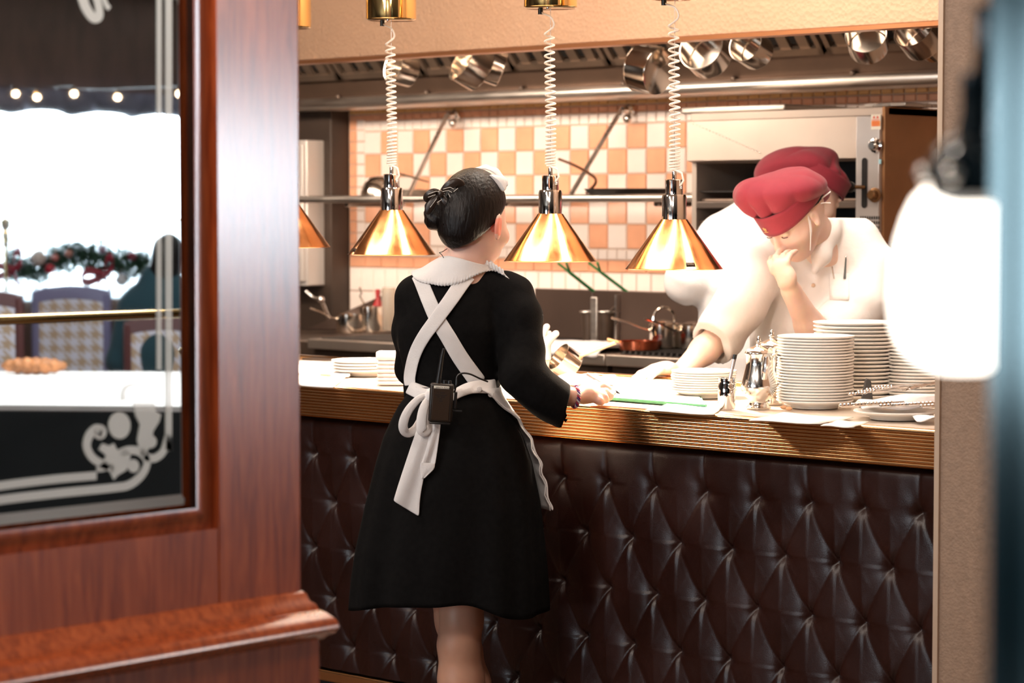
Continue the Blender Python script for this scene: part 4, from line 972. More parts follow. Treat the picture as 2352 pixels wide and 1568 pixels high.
# dark tray strip at the back left
tag(MB().box((WZ(690, 829, CZ).x, CB - .10, CZ + .0006), (WZ(780, 832, CZ).x, CB - .045, CZ + .010)).build('metal_tray', M_STEELD, None, bevel=.002), 'narrow dark tray at the back of the counter behind the white cloth', 'tray')
# folded napkin piles
def folded(c, w, d_, th, ang):
    b = MB(); r_ = Vector((math.cos(ang), math.sin(ang), 0)); f_ = Vector((-math.sin(ang), math.cos(ang), 0)); rr = []
    for i in range(9):
        x = -w / 2 + w * i / 8; row_ = []
        for j in range(13):            # folded twice: a rounded front edge
            a = PI * j / 12; yy = -d_ / 2 + th / 2 * (1 - math.sin(a)); zz = th / 2 * (1 - math.cos(a)); row_.append(c + r_ * x + f_ * (yy + .0012 * math.sin(i * 2.1)) + UP * zz)
        row_ = [c + r_ * x + f_ * (d_ / 2)] + row_ + [c + r_ * x + f_ * (d_ / 2) + UP * th]
        rr.append(row_)
    b.grid(rr); n = len(rr[0]); o = len(b.v)
    b.f.append(tuple(range(n - 1, -1, -1))); b.f.append(tuple(range(8 * n, 9 * n))); b.m += [0, 0]
    return b
p = WZ(899, 886, CZ) + D2 * .055; z = CZ + .0008
M_PINK = mat('pink_white_napkin', (.78, .66, .64), .9, noise_amt=.03, bump=.2, bscale=90)
for k in range(7):
    th = .0105 if k < 6 else .024; q = Vector((p.x + random.uniform(-.002, .002), p.y + random.uniform(-.002, .002), z)); z += th + .0006
    o = folded(q, .078 + random.uniform(-.002, .002), .085, th, BETA - .05 + random.uniform(-.03, .03)).build('folded_napkin', M_PINK if k < 6 else M_CLOTHW, None, ang=60)
    tag(o, ('bottom folded napkin of the pile left of the waitress' if k == 0 else 'plump top napkin of the pile left of the waitress' if k == 6 else ORD[k + 1] + ' folded napkin from the bottom of the pile left of the waitress'), 'napkin', 'folded napkins left of the waitress')
p = WZ(945, 884, CZ) + D2 * .10; z = CZ + .0008
for k in range(6):
    th = .016; q = Vector((p.x, p.y, z)); z += th + .0006
    tag(folded(q, .09, .07, th, BETA + .1).build('folded_napkin', M_CLOTHW, None, ang=60), ORD[k + 1] + ' white napkin from the bottom of the pile behind the waitress elbow', 'napkin', 'folded napkins behind the waitress elbow')
# bread basket cloth right of the waitress and pans at the back of the pass
p = WZ(1330, 895, CZ) + D2 * .02; b = MB(); rr = []
for i in range(13):
    f = i / 12; rr.append([])
    for k in range(19):
        g = k / 18 * 2 - 1; q = p + R2 * (.098 * g + .012 * f * g) + D2 * (.02 + .17 * f)
        h = .012 + .022 * (1 - g * g) * math.sin(PI * f) + .034 * max(0, g - .55) * (1 if f > .4 else f * 2.5) + .003 * math.sin(g * 11 + f * 7)
        rr[-1].append((q.x, q.y, CZ + h))
b.grid(rr); tag(b.build('cloth_napkin', M_CLOTHW, None, solid=.004, subd=1), 'spread white napkin in front of the waitress hand with one corner turned up', 'napkin')
def small_pan(px, py, R, H, label, tilt=None, hd=None, Y=None):
    c = WZ(px, py, CZ); 
    if Y: c = WY(px, py, Y); c.z = CZ
    t = thing('sauce_pot', label, 'saucepan', c, 'small pans at the back of the pass'); M = axis_M(c + UP * (.001 if not tilt else R * .8), tilt or UP)
    b = pan_mesh(R, H); b.v = [tuple(M @ Vector(v)) for v in b.v]; b.build('pan_body', M_POT, t, ang=50)
    if hd: 
        q = M @ Vector((0, 0, H * .8)); MB().tube([q + hd * R, q + hd * (R + .11) + UP * .03], [.005, .006], 8).build('handle', mat('pale_wood', (.62, .42, .26), .6), t)
small_pan(1262, 858, .045, .05, 'small steel pan behind the waitress elbow at the back of the counter', Y=5.22)
small_pan(1318, 858, .042, .055, 'small steel pan tipped on its side with a pale wooden handle', tilt=(R2 * -.75 - D2 * .3 + UP * .55), hd=(R2 * .9 + UP * .1).normalized(), Y=5.20)
# white rubber gloves standing at the back of the pass
c = WY(1258, 800, 5.22); lo = c - Vector((.12, .12, .14)); hi = c + Vector((.12, .12, .12)); f = Field(lo, hi, .003)
def Gp(px, py, d=0): return WY(px, py, 5.22 + d)
f.cone(Gp(1250, 842), .022, Gp(1246, 795), .024, .01)
f.chain([(Gp(1240, 795), .013), (Gp(1243, 768), .012), (Gp(1256, 750), .0095)], .008); f.chain([(Gp(1252, 795), .013), (Gp(1262, 780), .011), (Gp(1277, 766), .0100)], .008)
f.chain([(Gp(1248, 795, .01), .011), (Gp(1250, 775, .015), .009), (Gp(1262, 764, .02), .007)], .008); f.chain([(Gp(1236, 790, .01), .010), (Gp(1234, 765, .015), .009), (Gp(1241, 748, .02), .007)], .008)
tag(f.build('rubber_glove', M_RUBBER), 'white rubber glove standing fingers up behind the waitress sleeve', 'glove')
# ================================================================== WAITRESS
def L3(r, d, u): return R2 * r + D2 * d + UP * u
def fp(v): return tuple(v)
T0 = 5.92
def w(px, py, t=T0): return W(px, py, t)
wt = thing('person', 'waitress in black dress and white crossed apron standing at the pass with her back turned', 'person', (w(1035, 900).x, w(1035, 900).y, 0))
HF = L3(.62, .78, -.10).normalized()             # the way she looks
HS = L3(.78, -.62, 0).normalized()               # her right side
HU = HS.cross(HF).normalized()
if HU.z < 0: HU = -HU
AX = (fp(HF), fp(HS), fp(HU))
lo = w(880, 1000) - Vector((.35, .35, 0)); lo.z = -.005; hi = w(1200, 380) + Vector((.40, .45, 0))
pts = [w(880, 700, 5.7), w(1430, 700, 6.1), w(1100, 700, 6.45), w(900, 700, 6.2), w(1250, 700, 5.7)]
lo = Vector((min(p.x for p in pts), min(p.y for p in pts), .0)); hi = Vector((max(p.x for p in pts), max(p.y for p in pts), 1.66))
f = Field(lo, hi, .0042)
HC = w(1088, 486)
f.ell(HC, (.086, .068, .094), AX, .01)
f.ell(HC + HF * .030 - HU * .055, (.060, .056, .072), AX, .03)                 # face and jaw
f.ell(HC + HF * .058 - HU * .095, (.022, .026, .018), AX, .03)                 # chin
f.ell(HC + HF * .090 - HU * .048, (.016, .012, .020), AX, .012)                # nose
f.cone(HC + HF * .082 - HU * .01, .012, HC + HF * .098 - HU * .052, .010, .012)
f.ell(HC + HF * .086 - HU * .075, (.012, .020, .009), AX, .008)                # lips
for s in (-1, 1):
    f.ell(HC + HF * .088 + HS * s * .030 - HU * .022, (.014, .016, .010), AX, .010, 's')
    f.ell(HC + HF * .076 + HS * s * .030 - HU * .024, (.012, .012, .012), AX, .003)
    f.ell(HC + HF * .06 + HS * s * .046 - HU * .055, (.02, .014, .018), AX, .02)
    ec = HC + HS * s * .064 + HF * .004 - HU * .036                             # ear
    ea = (HF * .80 - HS * s * .25).normalized(); 
    f.ell(ec + HS * s * .012, (.019, .0070, .033), (fp((HF - HS * s * .35).normalized()), fp((HS * s + HF * .35).normalized()), fp((HU - HF * .10).normalized())), .006)
    f.ell(ec + HS * s * .0200 + HF * .006, (.010, .006, .019), (fp(HF), fp(HS), fp(HU)), .004, 's')
f.chain([(w(1080, 560), .050), (w(1068, 600), .050), (w(1062, 640), .058)], .025)
f.chain([(w(1045, 680), .095), (w(1040, 780), .085), (w(1038, 890), .078), (w(1035, 980), .11)], .03, flat=fp(D2), fs=1.35)
f.chain([(w(960, 668), .035), (w(1165, 672), .035)], .03)
RS, RE, RW = w(1182, 700, 5.92), w(1198, 868, 5.85), w(1308, 910, 5.905)
f.chain([(RS, .040), (RE, .034), (RE.lerp(RW, .45), .031), (RW, .0215)], .02)
LS_, LE, LW = w(948, 695, 5.93), w(946, 850, 6.04), w(1030, 893, 6.18)
f.chain([(LS_, .038), (LE, .032), (LW, .022)], .02)
# right hand writing: palm, five fingers closed round the pen
k_ = .006
PA = w(1345, 905, 5.945)
f.cone(w(1316, 911, 5.91), .0225, PA, .026, .015, flat=fp((UP * .8 + D2 * .6).normalized()), fs=1.35)
f.cone(PA, .025, w(1366, 906, 5.965), .022, .012, flat=fp((UP * .8 + D2 * .6).normalized()), fs=1.25)
f.chain([(w(1364, 893, 5.985), .0105), (w(1386, 886, 6.00), .0092), (w(1404, 895, 5.995), .0076), (w(1411, 902, 5.985), .0066)], k_)
f.chain([(w(1368, 900, 5.97), .0105), (w(1391, 899, 5.975), .0092), (w(1403, 909, 5.975), .0078), (w(1398, 916, 5.975), .0068)], k_)
f.chain([(w(1366, 908, 5.955), .0100), (w(1388, 910, 5.955), .0088), (w(1392, 919, 5.958), .0076), (w(1381, 921, 5.965), .0066)], k_)
f.chain([(w(1358, 915, 5.945), .0095), (w(1378, 918, 5.94), .0080), (w(1382, 924, 5.945), .0070), (w(1372, 925, 5.955), .0062)], k_)
f.chain([(w(1340, 893, 5.975), .0120), (w(1366, 881, 6.01), .0100), (w(1390, 887, 6.02), .0085), (w(1404, 895, 6.01), .0074)], k_)
# left hand, flat on the counter in front of her
LP = WZ(1085, 905, CZ + .022); LP = w(1080, 905, 6.37); LP.z = CZ + .022
f.cone(LW, .022, LP, .024, .015); 
for q, (a, l) in enumerate(((-.035, .055), (-.014, .068), (.008, .070), (.028, .060))):
    s0 = LP + L3(.015 + .004 * q, a * .2, 0) + L3(a * .75, .03, -.004); s1 = s0 + L3(a * .3, l * .55, .006); s2 = s1 + L3(a * .1, l * .45, -.012)
    f.chain([(LP, .016), (s0, .0098), (s1, .0085), (s2, .0068)], .005)
f.chain([(LP, .015), (LP + L3(.045, .01, -.006), .0095), (LP + L3(.062, .030, -.012), .0075)], .006)
# legs
f.chain([(w(1065, 1080, 5.90), .085), (w(1060, 1300, 5.885), .066), (w(1060, 1425, 5.88), .0505), (w(1054, 1480, 5.885), .050), (w(1059, 1560, 5.895), .0545), (w(1064, 1640, 5.89), .047), (w(1070, 1790, 5.88), .029), (w(1072, 1850, 5.88), .031)], .018)
f.chain([(w(1010, 1080, 5.94), .085), (w(1035, 1300, 5.97), .064), (w(1048, 1425, 5.985), .050), (w(1060, 1490, 5.99), .048), (w(1078, 1570, 5.995), .051), (w(1088, 1650, 5.99), .045), (w(1096, 1790, 5.985), .029), (w(1098, 1850, 5.985), .031)], .018)
for (px, t, s_) in ((1072, 5.88, 1), (1098, 5.985, 1)):
    a = w(px, 1850, t); a.z = .06; f.chain([(a, .031), (a + L3(.02, .06, -.02), .030), (a + L3(.03, .12, -.038), .026), (a + L3(.035, .16, -.042), .018)], .015)
body = f.build('body', M_SKIN, wt, smooth=2)
# sheer stockings colour on the legs: the leg faces carry their own material
body.data.materials.append(M_LEG); 
Mw = world_of(body)
body.data.materials.append(M_EAR); ears = [HC + HS * s * .080 + HF * .004 - HU * .036 for s in (-1, 1)]
body.data.polygons.foreach_set('material_index', [1 if (Mw @ p.center).z < .80 else (2 if min(((Mw @ p.center) - e).length for e in ears) < .022 else 0) for p in body.data.polygons])
for (px, t) in ((1072, 5.88), (1098, 5.985)):
    a = w(px, 1850, t); a.z = .05; f = Field(a - Vector((.2, .2, .06)), a + Vector((.2, .25, .08)), .004)
    f.chain([(a + L3(0, -.01, -.012), .037), (a + L3(.02, .06, -.018), .036), (a + L3(.03, .12, -.030), .033), (a + L3(.036, .17, -.034), .022)], .015); f.cut((0, 0, .002), (0, 0, -1)); f.cut(a + UP * .03, UP)
    f.build('shoe', M_BLACK, wt)
# ---- hair
f = Field(HC - Vector((.17, .17, .17)), HC + Vector((.17, .17, .17)), .003)
f.ell(HC + HU * .004 - HF * .004, (.094, .0775, .102), AX, .01)
f.ell(HC - HF * .045 - HU * .040, (.050, .056, .060), AX, .03)
f.chain([(HC - HF * .055 - HU * .06, .035), (HC - HF * .050 - HU * .082, .020)], .02)
nb = (-HU * .69 + HF * .73).normalized()                 # hairline plane from the nape up to the temple
pb = HC - HU * .022 + HF * .006
f.cut(pb, nb, k=.012)
f.cut(HC + HF * .066 + HU * .03, (HF * .9 - HU * .45).normalized(), k=.01)
hs_, hf_, hu_ = [np.array(fp(v)) for v in (HS, HF, HU)]
def strands(X, Y, Z):
    x, y, z = X - HC.x, Y - HC.y, Z - HC.z
    s = x * hs_[0] + y * hs_[1] + z * hs_[2]; u_ = x * hu_[0] + y * hu_[1] + z * hu_[2]; g = x * hf_[0] + y * hf_[1] + z * hf_[2]
    return .00035 * np.sin(np.arctan2(u_ + .02, s) * 70)
f.disp(strands)
f.build('hair', M_HAIR, wt)
bc = w(1013, 492, 5.90); f = Field(bc - Vector((.08, .08, .08)), bc + Vector((.08, .08, .08)), .0026)
f.ell(bc, (.038, .036, .036), None, .01); f.ell(w(1001, 505, 5.885), (.028, .026, .026), None, .012); f.ell(w(1035, 480, 5.91), (.034, .034, .036), None, .012)
f.ell(w(1000, 478, 5.90), (.024, .024, .030), None, .012)
f.disp(lambda X, Y, Z: .0022 * np.sin((X - bc.x) * 190 + 3 * np.sin((Z - bc.z) * 60)) * np.cos((Z - bc.z) * 150 + (Y - bc.y) * 110))
f.build('hair_bun', M_HAIR, wt)
# ribbon bow on the bun
M_BOW = mat('dark_ribbon', (.030, .018, .013), .35); M_PIPE = mat('pale_piping', (.70, .66, .60), .6)
bw = thing('hair_bow', None, None); bw.parent = wt; bw.matrix_basis = world_of(wt).inverted()
def loop_px(pts, wd, t0, name='loop', m=M_BOW, par=None, bulge=.012):
    P3 = spline([w(x, y, t0 + dt) for x, y, dt in pts], 18); b = MB(); A_ = []; B_ = []
    for i, p in enumerate(P3):
        tg = (P3[min(i + 1, 18)] - P3[max(i - 1, 0)]).normalized(); s = tg.cross(D2).normalized(); ww = wd * (.35 + .65 * math.sin(PI * i / 18) ** .6)
        A_.append(p + s * ww / 2); B_.append(p - s * ww / 2)
    b.grid([A_, [(a + c) / 2 - D2 * bulge * .3 for a, c in zip(A_, B_)], B_]); return b.build(name, m, par, solid=.0025, subd=1)
tb = 5.855
loop_px([(1012, 443, 0), (998, 440, -.012), (984, 448, -.010), (981, 458, 0), (1008, 450, .01)], .020, tb, par=bw)
loop_px([(1012, 443, 0), (1032, 424, -.014), (1052, 420, -.012), (1060, 438, 0), (1040, 455, .008), (1014, 446, .01)], .026, tb, par=bw)
loop_px([(1012, 446, 0), (996, 462, -.004), (985, 480, -.004), (980, 492, 0)], .022, tb, par=bw)
loop_px([(1012, 446, 0), (1022, 462, -.004), (1036, 470, -.004), (1050, 466, 0)], .020, tb, par=bw)
MB().sphere(w(1012, 445, tb - .012), (.008, .008, .010), 8).build('knot', M_BOW, bw)
for pl in (((983, 446), (1002, 439), (1010, 440)), ((983, 453), (1000, 447)), ((1018, 434), (1034, 430), (1042, 434)), ((1016, 440), (1030, 437), (1038, 442)), ((1003, 456), (994, 468), (988, 476)), ((1030, 444), (1034, 453)), ((1042, 440), (1052, 432)), ((1004, 465), (1015, 458))):
    MB().tube([w(x, y, tb - .021) for x, y in pl], .0008, 6).build('piping', M_PIPE, bw)
# white headdress
b = MB(); rr = []
for i in range(13):
    a = -.95 + i / 12 * 1.95; ax_ = HS * math.sin(a) + HU * math.cos(a)
    base_ = HC + HU * .006 + HF * .012 + HS * math.sin(a) * .082 + HU * math.cos(a) * .100; o_ = ax_ * (.010 + .004 * math.sin(i * 2.4)); 
    rr.append([base_ + HF * .012, base_ + HF * .016 + o_ * .6, base_ + HF * .022 + o_ * 1.2])
b.grid(rr); b.build('headdress', M_CLOTH, wt, solid=.003, subd=1)
b = MB(); rr = []
for x0, y0, x1, y1 in ((1122, 402, 1130, 400), (1128, 412, 1142, 402), (1136, 424, 1158, 406), (1146, 434, 1163, 418), (1156, 442, 1164, 434)): rr.append([w(x0, y0, 5.90), w((x0 + x1) / 2, (y0 + y1) / 2, 5.892), w(x1, y1, 5.905)])
b.grid(rr); b.build('headdress_flap', M_CLOTH, wt, solid=.004, subd=1)
# earpiece wire at the neck
MB().tube(spline([w(1027, 571, 5.885), w(1016, 578, 5.87), w(1009, 580, 5.87), w(1014, 584, 5.87), w(1019, 592, 5.865)], 12), .0009, 6).build('earpiece_wire', M_BLACK, wt)

# ---- dress bodice with sleeves
lo2 = Vector((lo.x - .02, lo.y - .02, .98)); f = Field(lo2, Vector((hi.x, hi.y, 1.45)), .0040)
f.chain([(w(1034, 722), .110), (w(1034, 755), .120), (w(1036, 810), .108), (w(1038, 870), .101), (w(1037, 915), .104), (w(1037, 960), .125)], .035, flat=fp(D2), fs=1.30)
f.chain([(w(968, 672), .038), (w(1060, 648), .048), (w(1158, 668), .042)], .04)
f.chain([(w(1180, 690), .050), (w(1192, 730, 5.90), .052), (w(1202, 810, 5.875), .0475), (RE + UP * .01, .049), (w(1236, 895, 5.855), .047), (w(1268, 918, 5.875), .048), (w(1300, 938, 5.89), .050)], .03)
f.chain([(w(950, 684, 5.93), .044), (w(944, 760, 5.97), .041), (w(950, 845, 6.04), .040), (w(1010, 885, 6.14), .038)], .03)
f.chain([(w(1165, 655), .030), (w(1192, 668), .034)], .02)
# trumpet cuff: slanting cut, hollow inside
cutp = w(1298, 940, 5.885); cn = (w(1330, 925, 5.9) - w(1268, 915, 5.87)).normalized(); cn = (R2 * .93 - UP * .20 + D2 * .05).normalized()
bl = cutp - Vector((.13, .13, .13)); bh = cutp + Vector((.13, .13, .13))
f.cone(w(1275, 925, 5.88), .030, w(1335, 955, 5.91), .050, .0, 's')
f.cut(cutp, cn, bl, bh)
def cl(X, Y, Z):
    return .0016 * np.sin(X * 38 + Z * 21 + 2 * np.sin(Z * 17)) * np.sin(Z * 33 + Y * 29)
f.disp(cl)
bodice = f.build('dress_bodice', M_DRESS, wt, smooth=2)
BV_ = bvh(bodice)
for px, py in ((1274, 970), (1296, 962)):
    a = w(px, py, 5.86); MB().tube([a + UP * .022, a + UP * .008 + R2 * .004, a, a - UP * .004 + R2 * .006], [.003, .0025, .003, .0055], 8).build('cuff_tie', M_DRESS, wt)
# ---- skirt
tab = [(885, 938, 1140), (905, 936, 1144), (930, 916, 1160), (962, 899, 1180), (1003, 880, 1200), (1062, 862, 1221), (1154, 838, 1239), (1265, 814, 1251), (1330, 805, 1256), (1396, 800, 1259)]
def skirt_ring(y, s=1.0, ph0=0, ph1=2 * PI, n=120, off=0.):
    l, r_ = interp(tab, y); cx = (l + r_) / 2; hw = (r_ - l) / 2 / F_PX * T0 * s + off; c = w(cx, y, T0 - .035); g = max(0, (y - 905) / 491)
    out = []
    for k in range(n):
        a = ph0 + (ph1 - ph0) * k / n if ph1 - ph0 > 6 else ph0 + (ph1 - ph0) * k / (n - 1)
        fold = 1 + g * (.036 * math.sin(7 * a + .8 + 1.1 * g) + .030 * math.sin(13 * a + 2.2 + g)) + .008 * min(1, g * 4) * math.sin(17 * a)
        dep = hw * (.78 - .10 * g)
        if math.sin(a) > 0: dep = min(dep, .155)
        p = c + R2 * hw * math.cos(a) * (1 + (fold - 1) * .5) + D2 * dep * math.sin(a) * fold
        hem = g ** 3 * (.012 * math.sin(a * 3 + 1.0) - .015 * (math.cos(a - .9)) + .022 * math.exp(-((a - 4.95) / .30) ** 2))
        out.append(p + UP * hem)
    return out
b = MB(); ys = [885 + 511 * (i / 44) ** 1.0 for i in range(45)]
rows = [skirt_ring(y) for y in ys]; rows.append([p + (w(1030, 1396, T0 - .035) - p) * .03 + UP * .006 for p in rows[-1]]); b.grid(rows, close=True)
skirt = b.build('dress_skirt', M_DRESS, wt, ang=180)
m_ = skirt.modifiers.new('solid', 'SOLIDIFY'); m_.thickness = .003; m_.offset = -1
SV_ = bvh(skirt)
# ---- apron: straps hug the bodice
BB_ = bvh(body)
def on_body(px, py, off, trees=(BV_,)):
    o = Vector((0, 0, CAM_Z)); d_ = ray(px, py).normalized(); best = None
    for T in trees:
        h = T.ray_cast(o, d_)
        if h[0] is not None and (best is None or h[3] < best[1]): best = (h[0], h[3])
    return (best[0] - d_ * off) if best else None
def ribbon(name, cl_, wid, par, off=.004, trees=(BV_,), m=M_CLOTH, n=40, th=.0028, cols=5, tl=T0 - .1):
    P2 = spline([Vector((x, y, 0)) for x, y in cl_], n); b = MB(); rr = []
    for i, p in enumerate(P2):
        tg = (P2[min(i + 1, n)] - P2[max(i - 1, 0)]).normalized(); s = Vector((-tg.y, tg.x, 0)); ww = wid(i / n) if callable(wid) else wid; row_ = []
        for k in range(cols):
            q = p + s * ww * (k / (cols - 1) - .5); h = on_body(q.x, q.y, off, trees); row_.append(h)
        rr.append((row_, [(p + s * ww * (k / (cols - 1) - .5)) for k in range(cols)]))
    good = [(r, q) for r, q in rr if all(h is not None for h in r)]; Tm = np.array([[h.dot(D2) for h in r] for r, q in good]); lo_t = Tm.copy()
    for _ in range(8):
        Sm = Tm.copy(); Sm[1:-1] = (Tm[2:] + Tm[:-2] + 2 * Tm[1:-1]) / 4; Sm[:, 1:-1] = (Sm[:, 2:] + Sm[:, :-2] + 2 * Sm[:, 1:-1]) / 4; Tm = np.minimum(Sm, lo_t)
    good = [[w(q[k].x, q[k].y, Tm[i, k]) for k in range(cols)] for i, (r, q) in enumerate(good)]
    b.grid(good); return b.build(name, m, par, solid=th, subd=1)
ap = thing('apron', None, None); ap.parent = wt; ap.matrix_basis = world_of(wt).inverted()
ribbon('strap', [(958, 628), (968, 648), (985, 690), (1003, 730), (1030, 775), (1060, 825), (1100, 880)], lambda s: 32 + 8 * s, ap, .003)
ribbon('strap', [(1076, 630), (1062, 648), (1035, 688), (1003, 732), (972, 775), (952, 815), (941, 862), (942, 885)], lambda s: 38 - 12 * s, ap, .008)
ribbon('waistband', [(938, 888), (955, 896), (985, 908)], lambda s: 32 + 4 * s, ap, .006, (BV_, SV_), n=12)
ribbon('waistband', [(1036, 912), (1052, 902), (1075, 892), (1100, 888), (1128, 888), (1152, 885)], lambda s: 22 + 14 * s, ap, .007, (BV_, SV_), n=20)
for px, py in ((1101, 893), (1127, 906)): q = on_body(px, py, .012, (BV_, SV_)); MB().lathe([(0, 0), (.0065, 0), (.006, .002), (.004, .0025), (0, .002)], 16, axis_M(q, -D2)).build('apron_button', M_CLOTH, ap)
# front panel wrapping her right side
b = MB(); rr = []
ys = [888 + 285 * i / 24 for i in range(25)]
for y in ys:
    g = (y - 888) / 285; a0 = -.95 + .90 * min(1, g * 3.0) ** .8 + .06 * g
    ring = skirt_ring(y, 1.0, a0, 2.6, 40, .009 + .010 * g); rr.append([p + UP * .0 for p in ring])
for y_, row_ in zip(ys, rr):
    for k in range(4): row_[k] = row_[k] + R2 * (.004 * math.sin(y_ * .12))
b.grid(rr); b.build('apron_panel', M_CLOTH, ap, solid=.003)
rr2 = [[r[0] + R2 * .002 - D2 * .002, r[0] + R2 * (.007 + .002 * math.sin(i * 2.2)) - D2 * .003] for i, r in enumerate(rr)][2:]
MB().grid(rr2).build('apron_frill', M_CLOTH, ap, solid=.002, subd=1)
# bow
bwk = thing('apron_bow', None, None); bwk.parent = ap; bwk.matrix_basis = world_of(ap).inverted()
def sheet_px(name, rows_, par, tback, m=M_CLOTH, n=7, amp=.004, th=.003):
    P_ = []
    for x0, y0, x1, y1, dt in rows_:
        P_.append((x0, y0, x1, y1, dt))
    A_ = spline([Vector((r[0], r[1], 0)) for r in P_], 24); B_ = spline([Vector((r[2], r[3], 0)) for r in P_], 24); D_ = spline([Vector((r[4], 0, 0)) for r in P_], 24)
    b = MB(); rr = []
    for i in range(25):
        row_ = []
        for k in range(n):
            g = k / (n - 1); q = A_[i].lerp(B_[i], g); row_.append(w(q.x, q.y, tback + D_[i].x + amp * math.sin(g * 7 + i * .15) * (.3 + i / 25)))
        rr.append(row_)
    b.grid(rr); return b.build(name, m, par, solid=th, subd=1)
tq = on_body(985, 950, 0, (BV_, SV_)).dot(D2)
sheet_px('tail', [(976, 905, 994, 908, -.012), (965, 960, 992, 965, -.020), (945, 1020, 985, 1025, -.024), (925, 1080, 975, 1090, -.026), (912, 1120, 966, 1140, -.024), (903, 1150, 963, 1187, -.022)], bwk, tq - .03)
sheet_px('tail', [(988, 925, 1012, 925, -.010), (984, 980, 1012, 975, -.02), (976, 1030, 1006, 1025, -.022), (965, 1068, 1000, 1066, -.022)], bwk, tq - .03)
sheet_px('tail_end', [(966, 1062, 1000, 1064, -.026), (965, 1078, 996, 1078, -.028), (968, 1099, 975, 1098, -.028)], bwk, tq - .03, amp=.001)
loop_px([(986, 905, 0), (962, 915, -.02), (936, 945, -.03), (925, 978, -.03), (935, 995, -.02), (955, 985, -.005), (972, 950, .005), (986, 912, .005)], .024, tq - .03, 'loop', M_CLOTH, bwk)
loop_px([(990, 908, 0), (975, 930, -.02), (968, 962, -.03), (970, 992, -.03), (982, 985, -.02), (990, 955, -.005), (992, 915, .005)], .026, tq - .035, 'loop', M_CLOTH, bwk)
MB().sphere(w(988, 908, tq - .04), (.014, .012, .016), 10).build('knot', M_CLOTH, bwk)
# ---- collar
nc = w(1064, 612, T0); b = MB(); rr = []
outer = [(945, 628), (953, 640), (968, 648), (990, 652), (1012, 656), (1035, 655), (1058, 650), (1078, 640), (1096, 631), (1116, 624), (1136, 622), (1158, 632)]
inner = [(948, 625), (972, 613), (994, 600), (1012, 591), (1030, 588), (1056, 593), (1070, 597), (1084, 601), (1098, 605), (1110, 607), (1120, 607), (1128, 606)]
n_o = 90
O_ = spline([Vector((x, y, 0)) for x, y in outer], n_o); I_ = spline([Vector((x, y, 0)) for x, y in inner], n_o)
Qx = np.zeros((10, n_o + 1)); Qy = Qx.copy(); Tt = Qx.copy()
for j in range(10):
    g = j / 9
    for i in range(n_o + 1):
        q = I_[i].lerp(O_[i], g); Qx[j, i] = q.x; Qy[j, i] = q.y - 4 * math.sin(PI * g)
        h = on_body(q.x, Qy[j, i], 0, (BV_, BB_)); Tt[j, i] = h.dot(D2) if h is not None else T0
Tt = np.minimum(Tt, T0 + .03)
for _ in range(10):
    Sm = Tt.copy(); Sm[1:-1] = (Tt[2:] + Tt[:-2] + 2 * Tt[1:-1]) / 4; Sm[:, 1:-1] = (Sm[:, 2:] + Sm[:, :-2] + 2 * Sm[:, 1:-1]) / 4; Tt = np.minimum(Sm, Tt)
for j in range(10):
    rr.append([w(Qx[j, i], Qy[j, i] + (1.0 * math.sin(i * 2.3) if j == 9 else 0), Tt[j, i] - .009 - .0022 * math.sin(i * 2.3) * max(0, (j - 7.2) / 1.8)) for i in range(n_o + 1)])
b.grid(rr); b.build('collar', M_CLOTH, wt, solid=.003)
# front half of the collar, beyond the neck
b = MB(); rr = []
for j in range(6):
    g = j / 5; row_ = []
    for i in range(41):
        a = -.35 + (PI + .7) * i / 40; rad_r = .062 + .055 * g; rad_d = .055 + .065 * g
        row_.append(nc + R2 * (.005 + rad_r * math.cos(a)) + D2 * (rad_d * math.sin(a) + .005) + UP * (.012 - .050 * g - .012 * math.sin(a) + (.003 * math.sin(i * 2.0) if j == 5 else 0)))
    rr.append(row_)
b.grid(rr); b.build('collar', M_CLOTH, wt, solid=.003)
b = MB(); rr = []
for i in range(22):
    f_ = i / 21; c = w(1112 + 46 * f_, 600 + 22 * f_ ** 1.4, T0 - .03 - .0 * f_); rr.append([c + UP * (.004 + .003 * math.sin(i * 1.9)) - R2 * .002, c - UP * .006 - D2 * .004 * math.sin(i * 1.9), c - UP * (.014 + .002 * math.cos(i * 2.3)) + R2 * .003])
b.grid(rr); b.build('collar_frill', M_CLOTH, wt, solid=.0025, subd=1)
# ---- things she carries
rt = thing('walkie_talkie', 'black walkie talkie with antenna clipped on the waitress apron band behind her back', 'radio', w(1013, 925, tq - .05))
tr = tq - .075; rM = axis_M(w(1013, 925, tr), (UP * .995 - R2 * -.06 + D2 * -.0).normalized(), R2)
ux = Vector(rM.col[0][:3]); uy = Vector(rM.col[1][:3]); uz = Vector(rM.col[2][:3])
MB().box((-.0280, -.014, -.045), (.0280, .016, .046), rM).build('radio_body', mat('radio_black', (.020, .014, .010), .38), rt, bevel=.005)
MB().box((-.0205, -.0155, -.040), (.0205, -.0135, .034), rM).build('battery_panel', mat('radio_brown_black', (.035, .020, .012), .3), rt, bevel=.002)
MB().box((-.025, -.013, -.050), (.025, .014, -.044), rM).build('base_cap', M_BLACK, rt, bevel=.003)
MB().tube([rM @ Vector(p) for p in ((-.010, 0, .043), (-.0085, 0, .060), (-.004, 0, .11), (-.001, 0, .128))], [.0068, .0060, .0048, .0036], 12).build('antenna', M_BLACK, rt)
for dx in (.008, .019): MB().lathe([(0, 0), (.0052, 0), (.005, .010), (0, .0105)], 14, rM @ Matrix.Translation((dx - .002, 0, .0435))).build('control_knob', M_BLACK, rt)
ll = MB().box((-.0185, -.0165, .0345), (.0180, -.0145, .0405), rM).build('name_label', mat('label_cream', (.80, .76, .66), .5), rt, bevel=.0015)
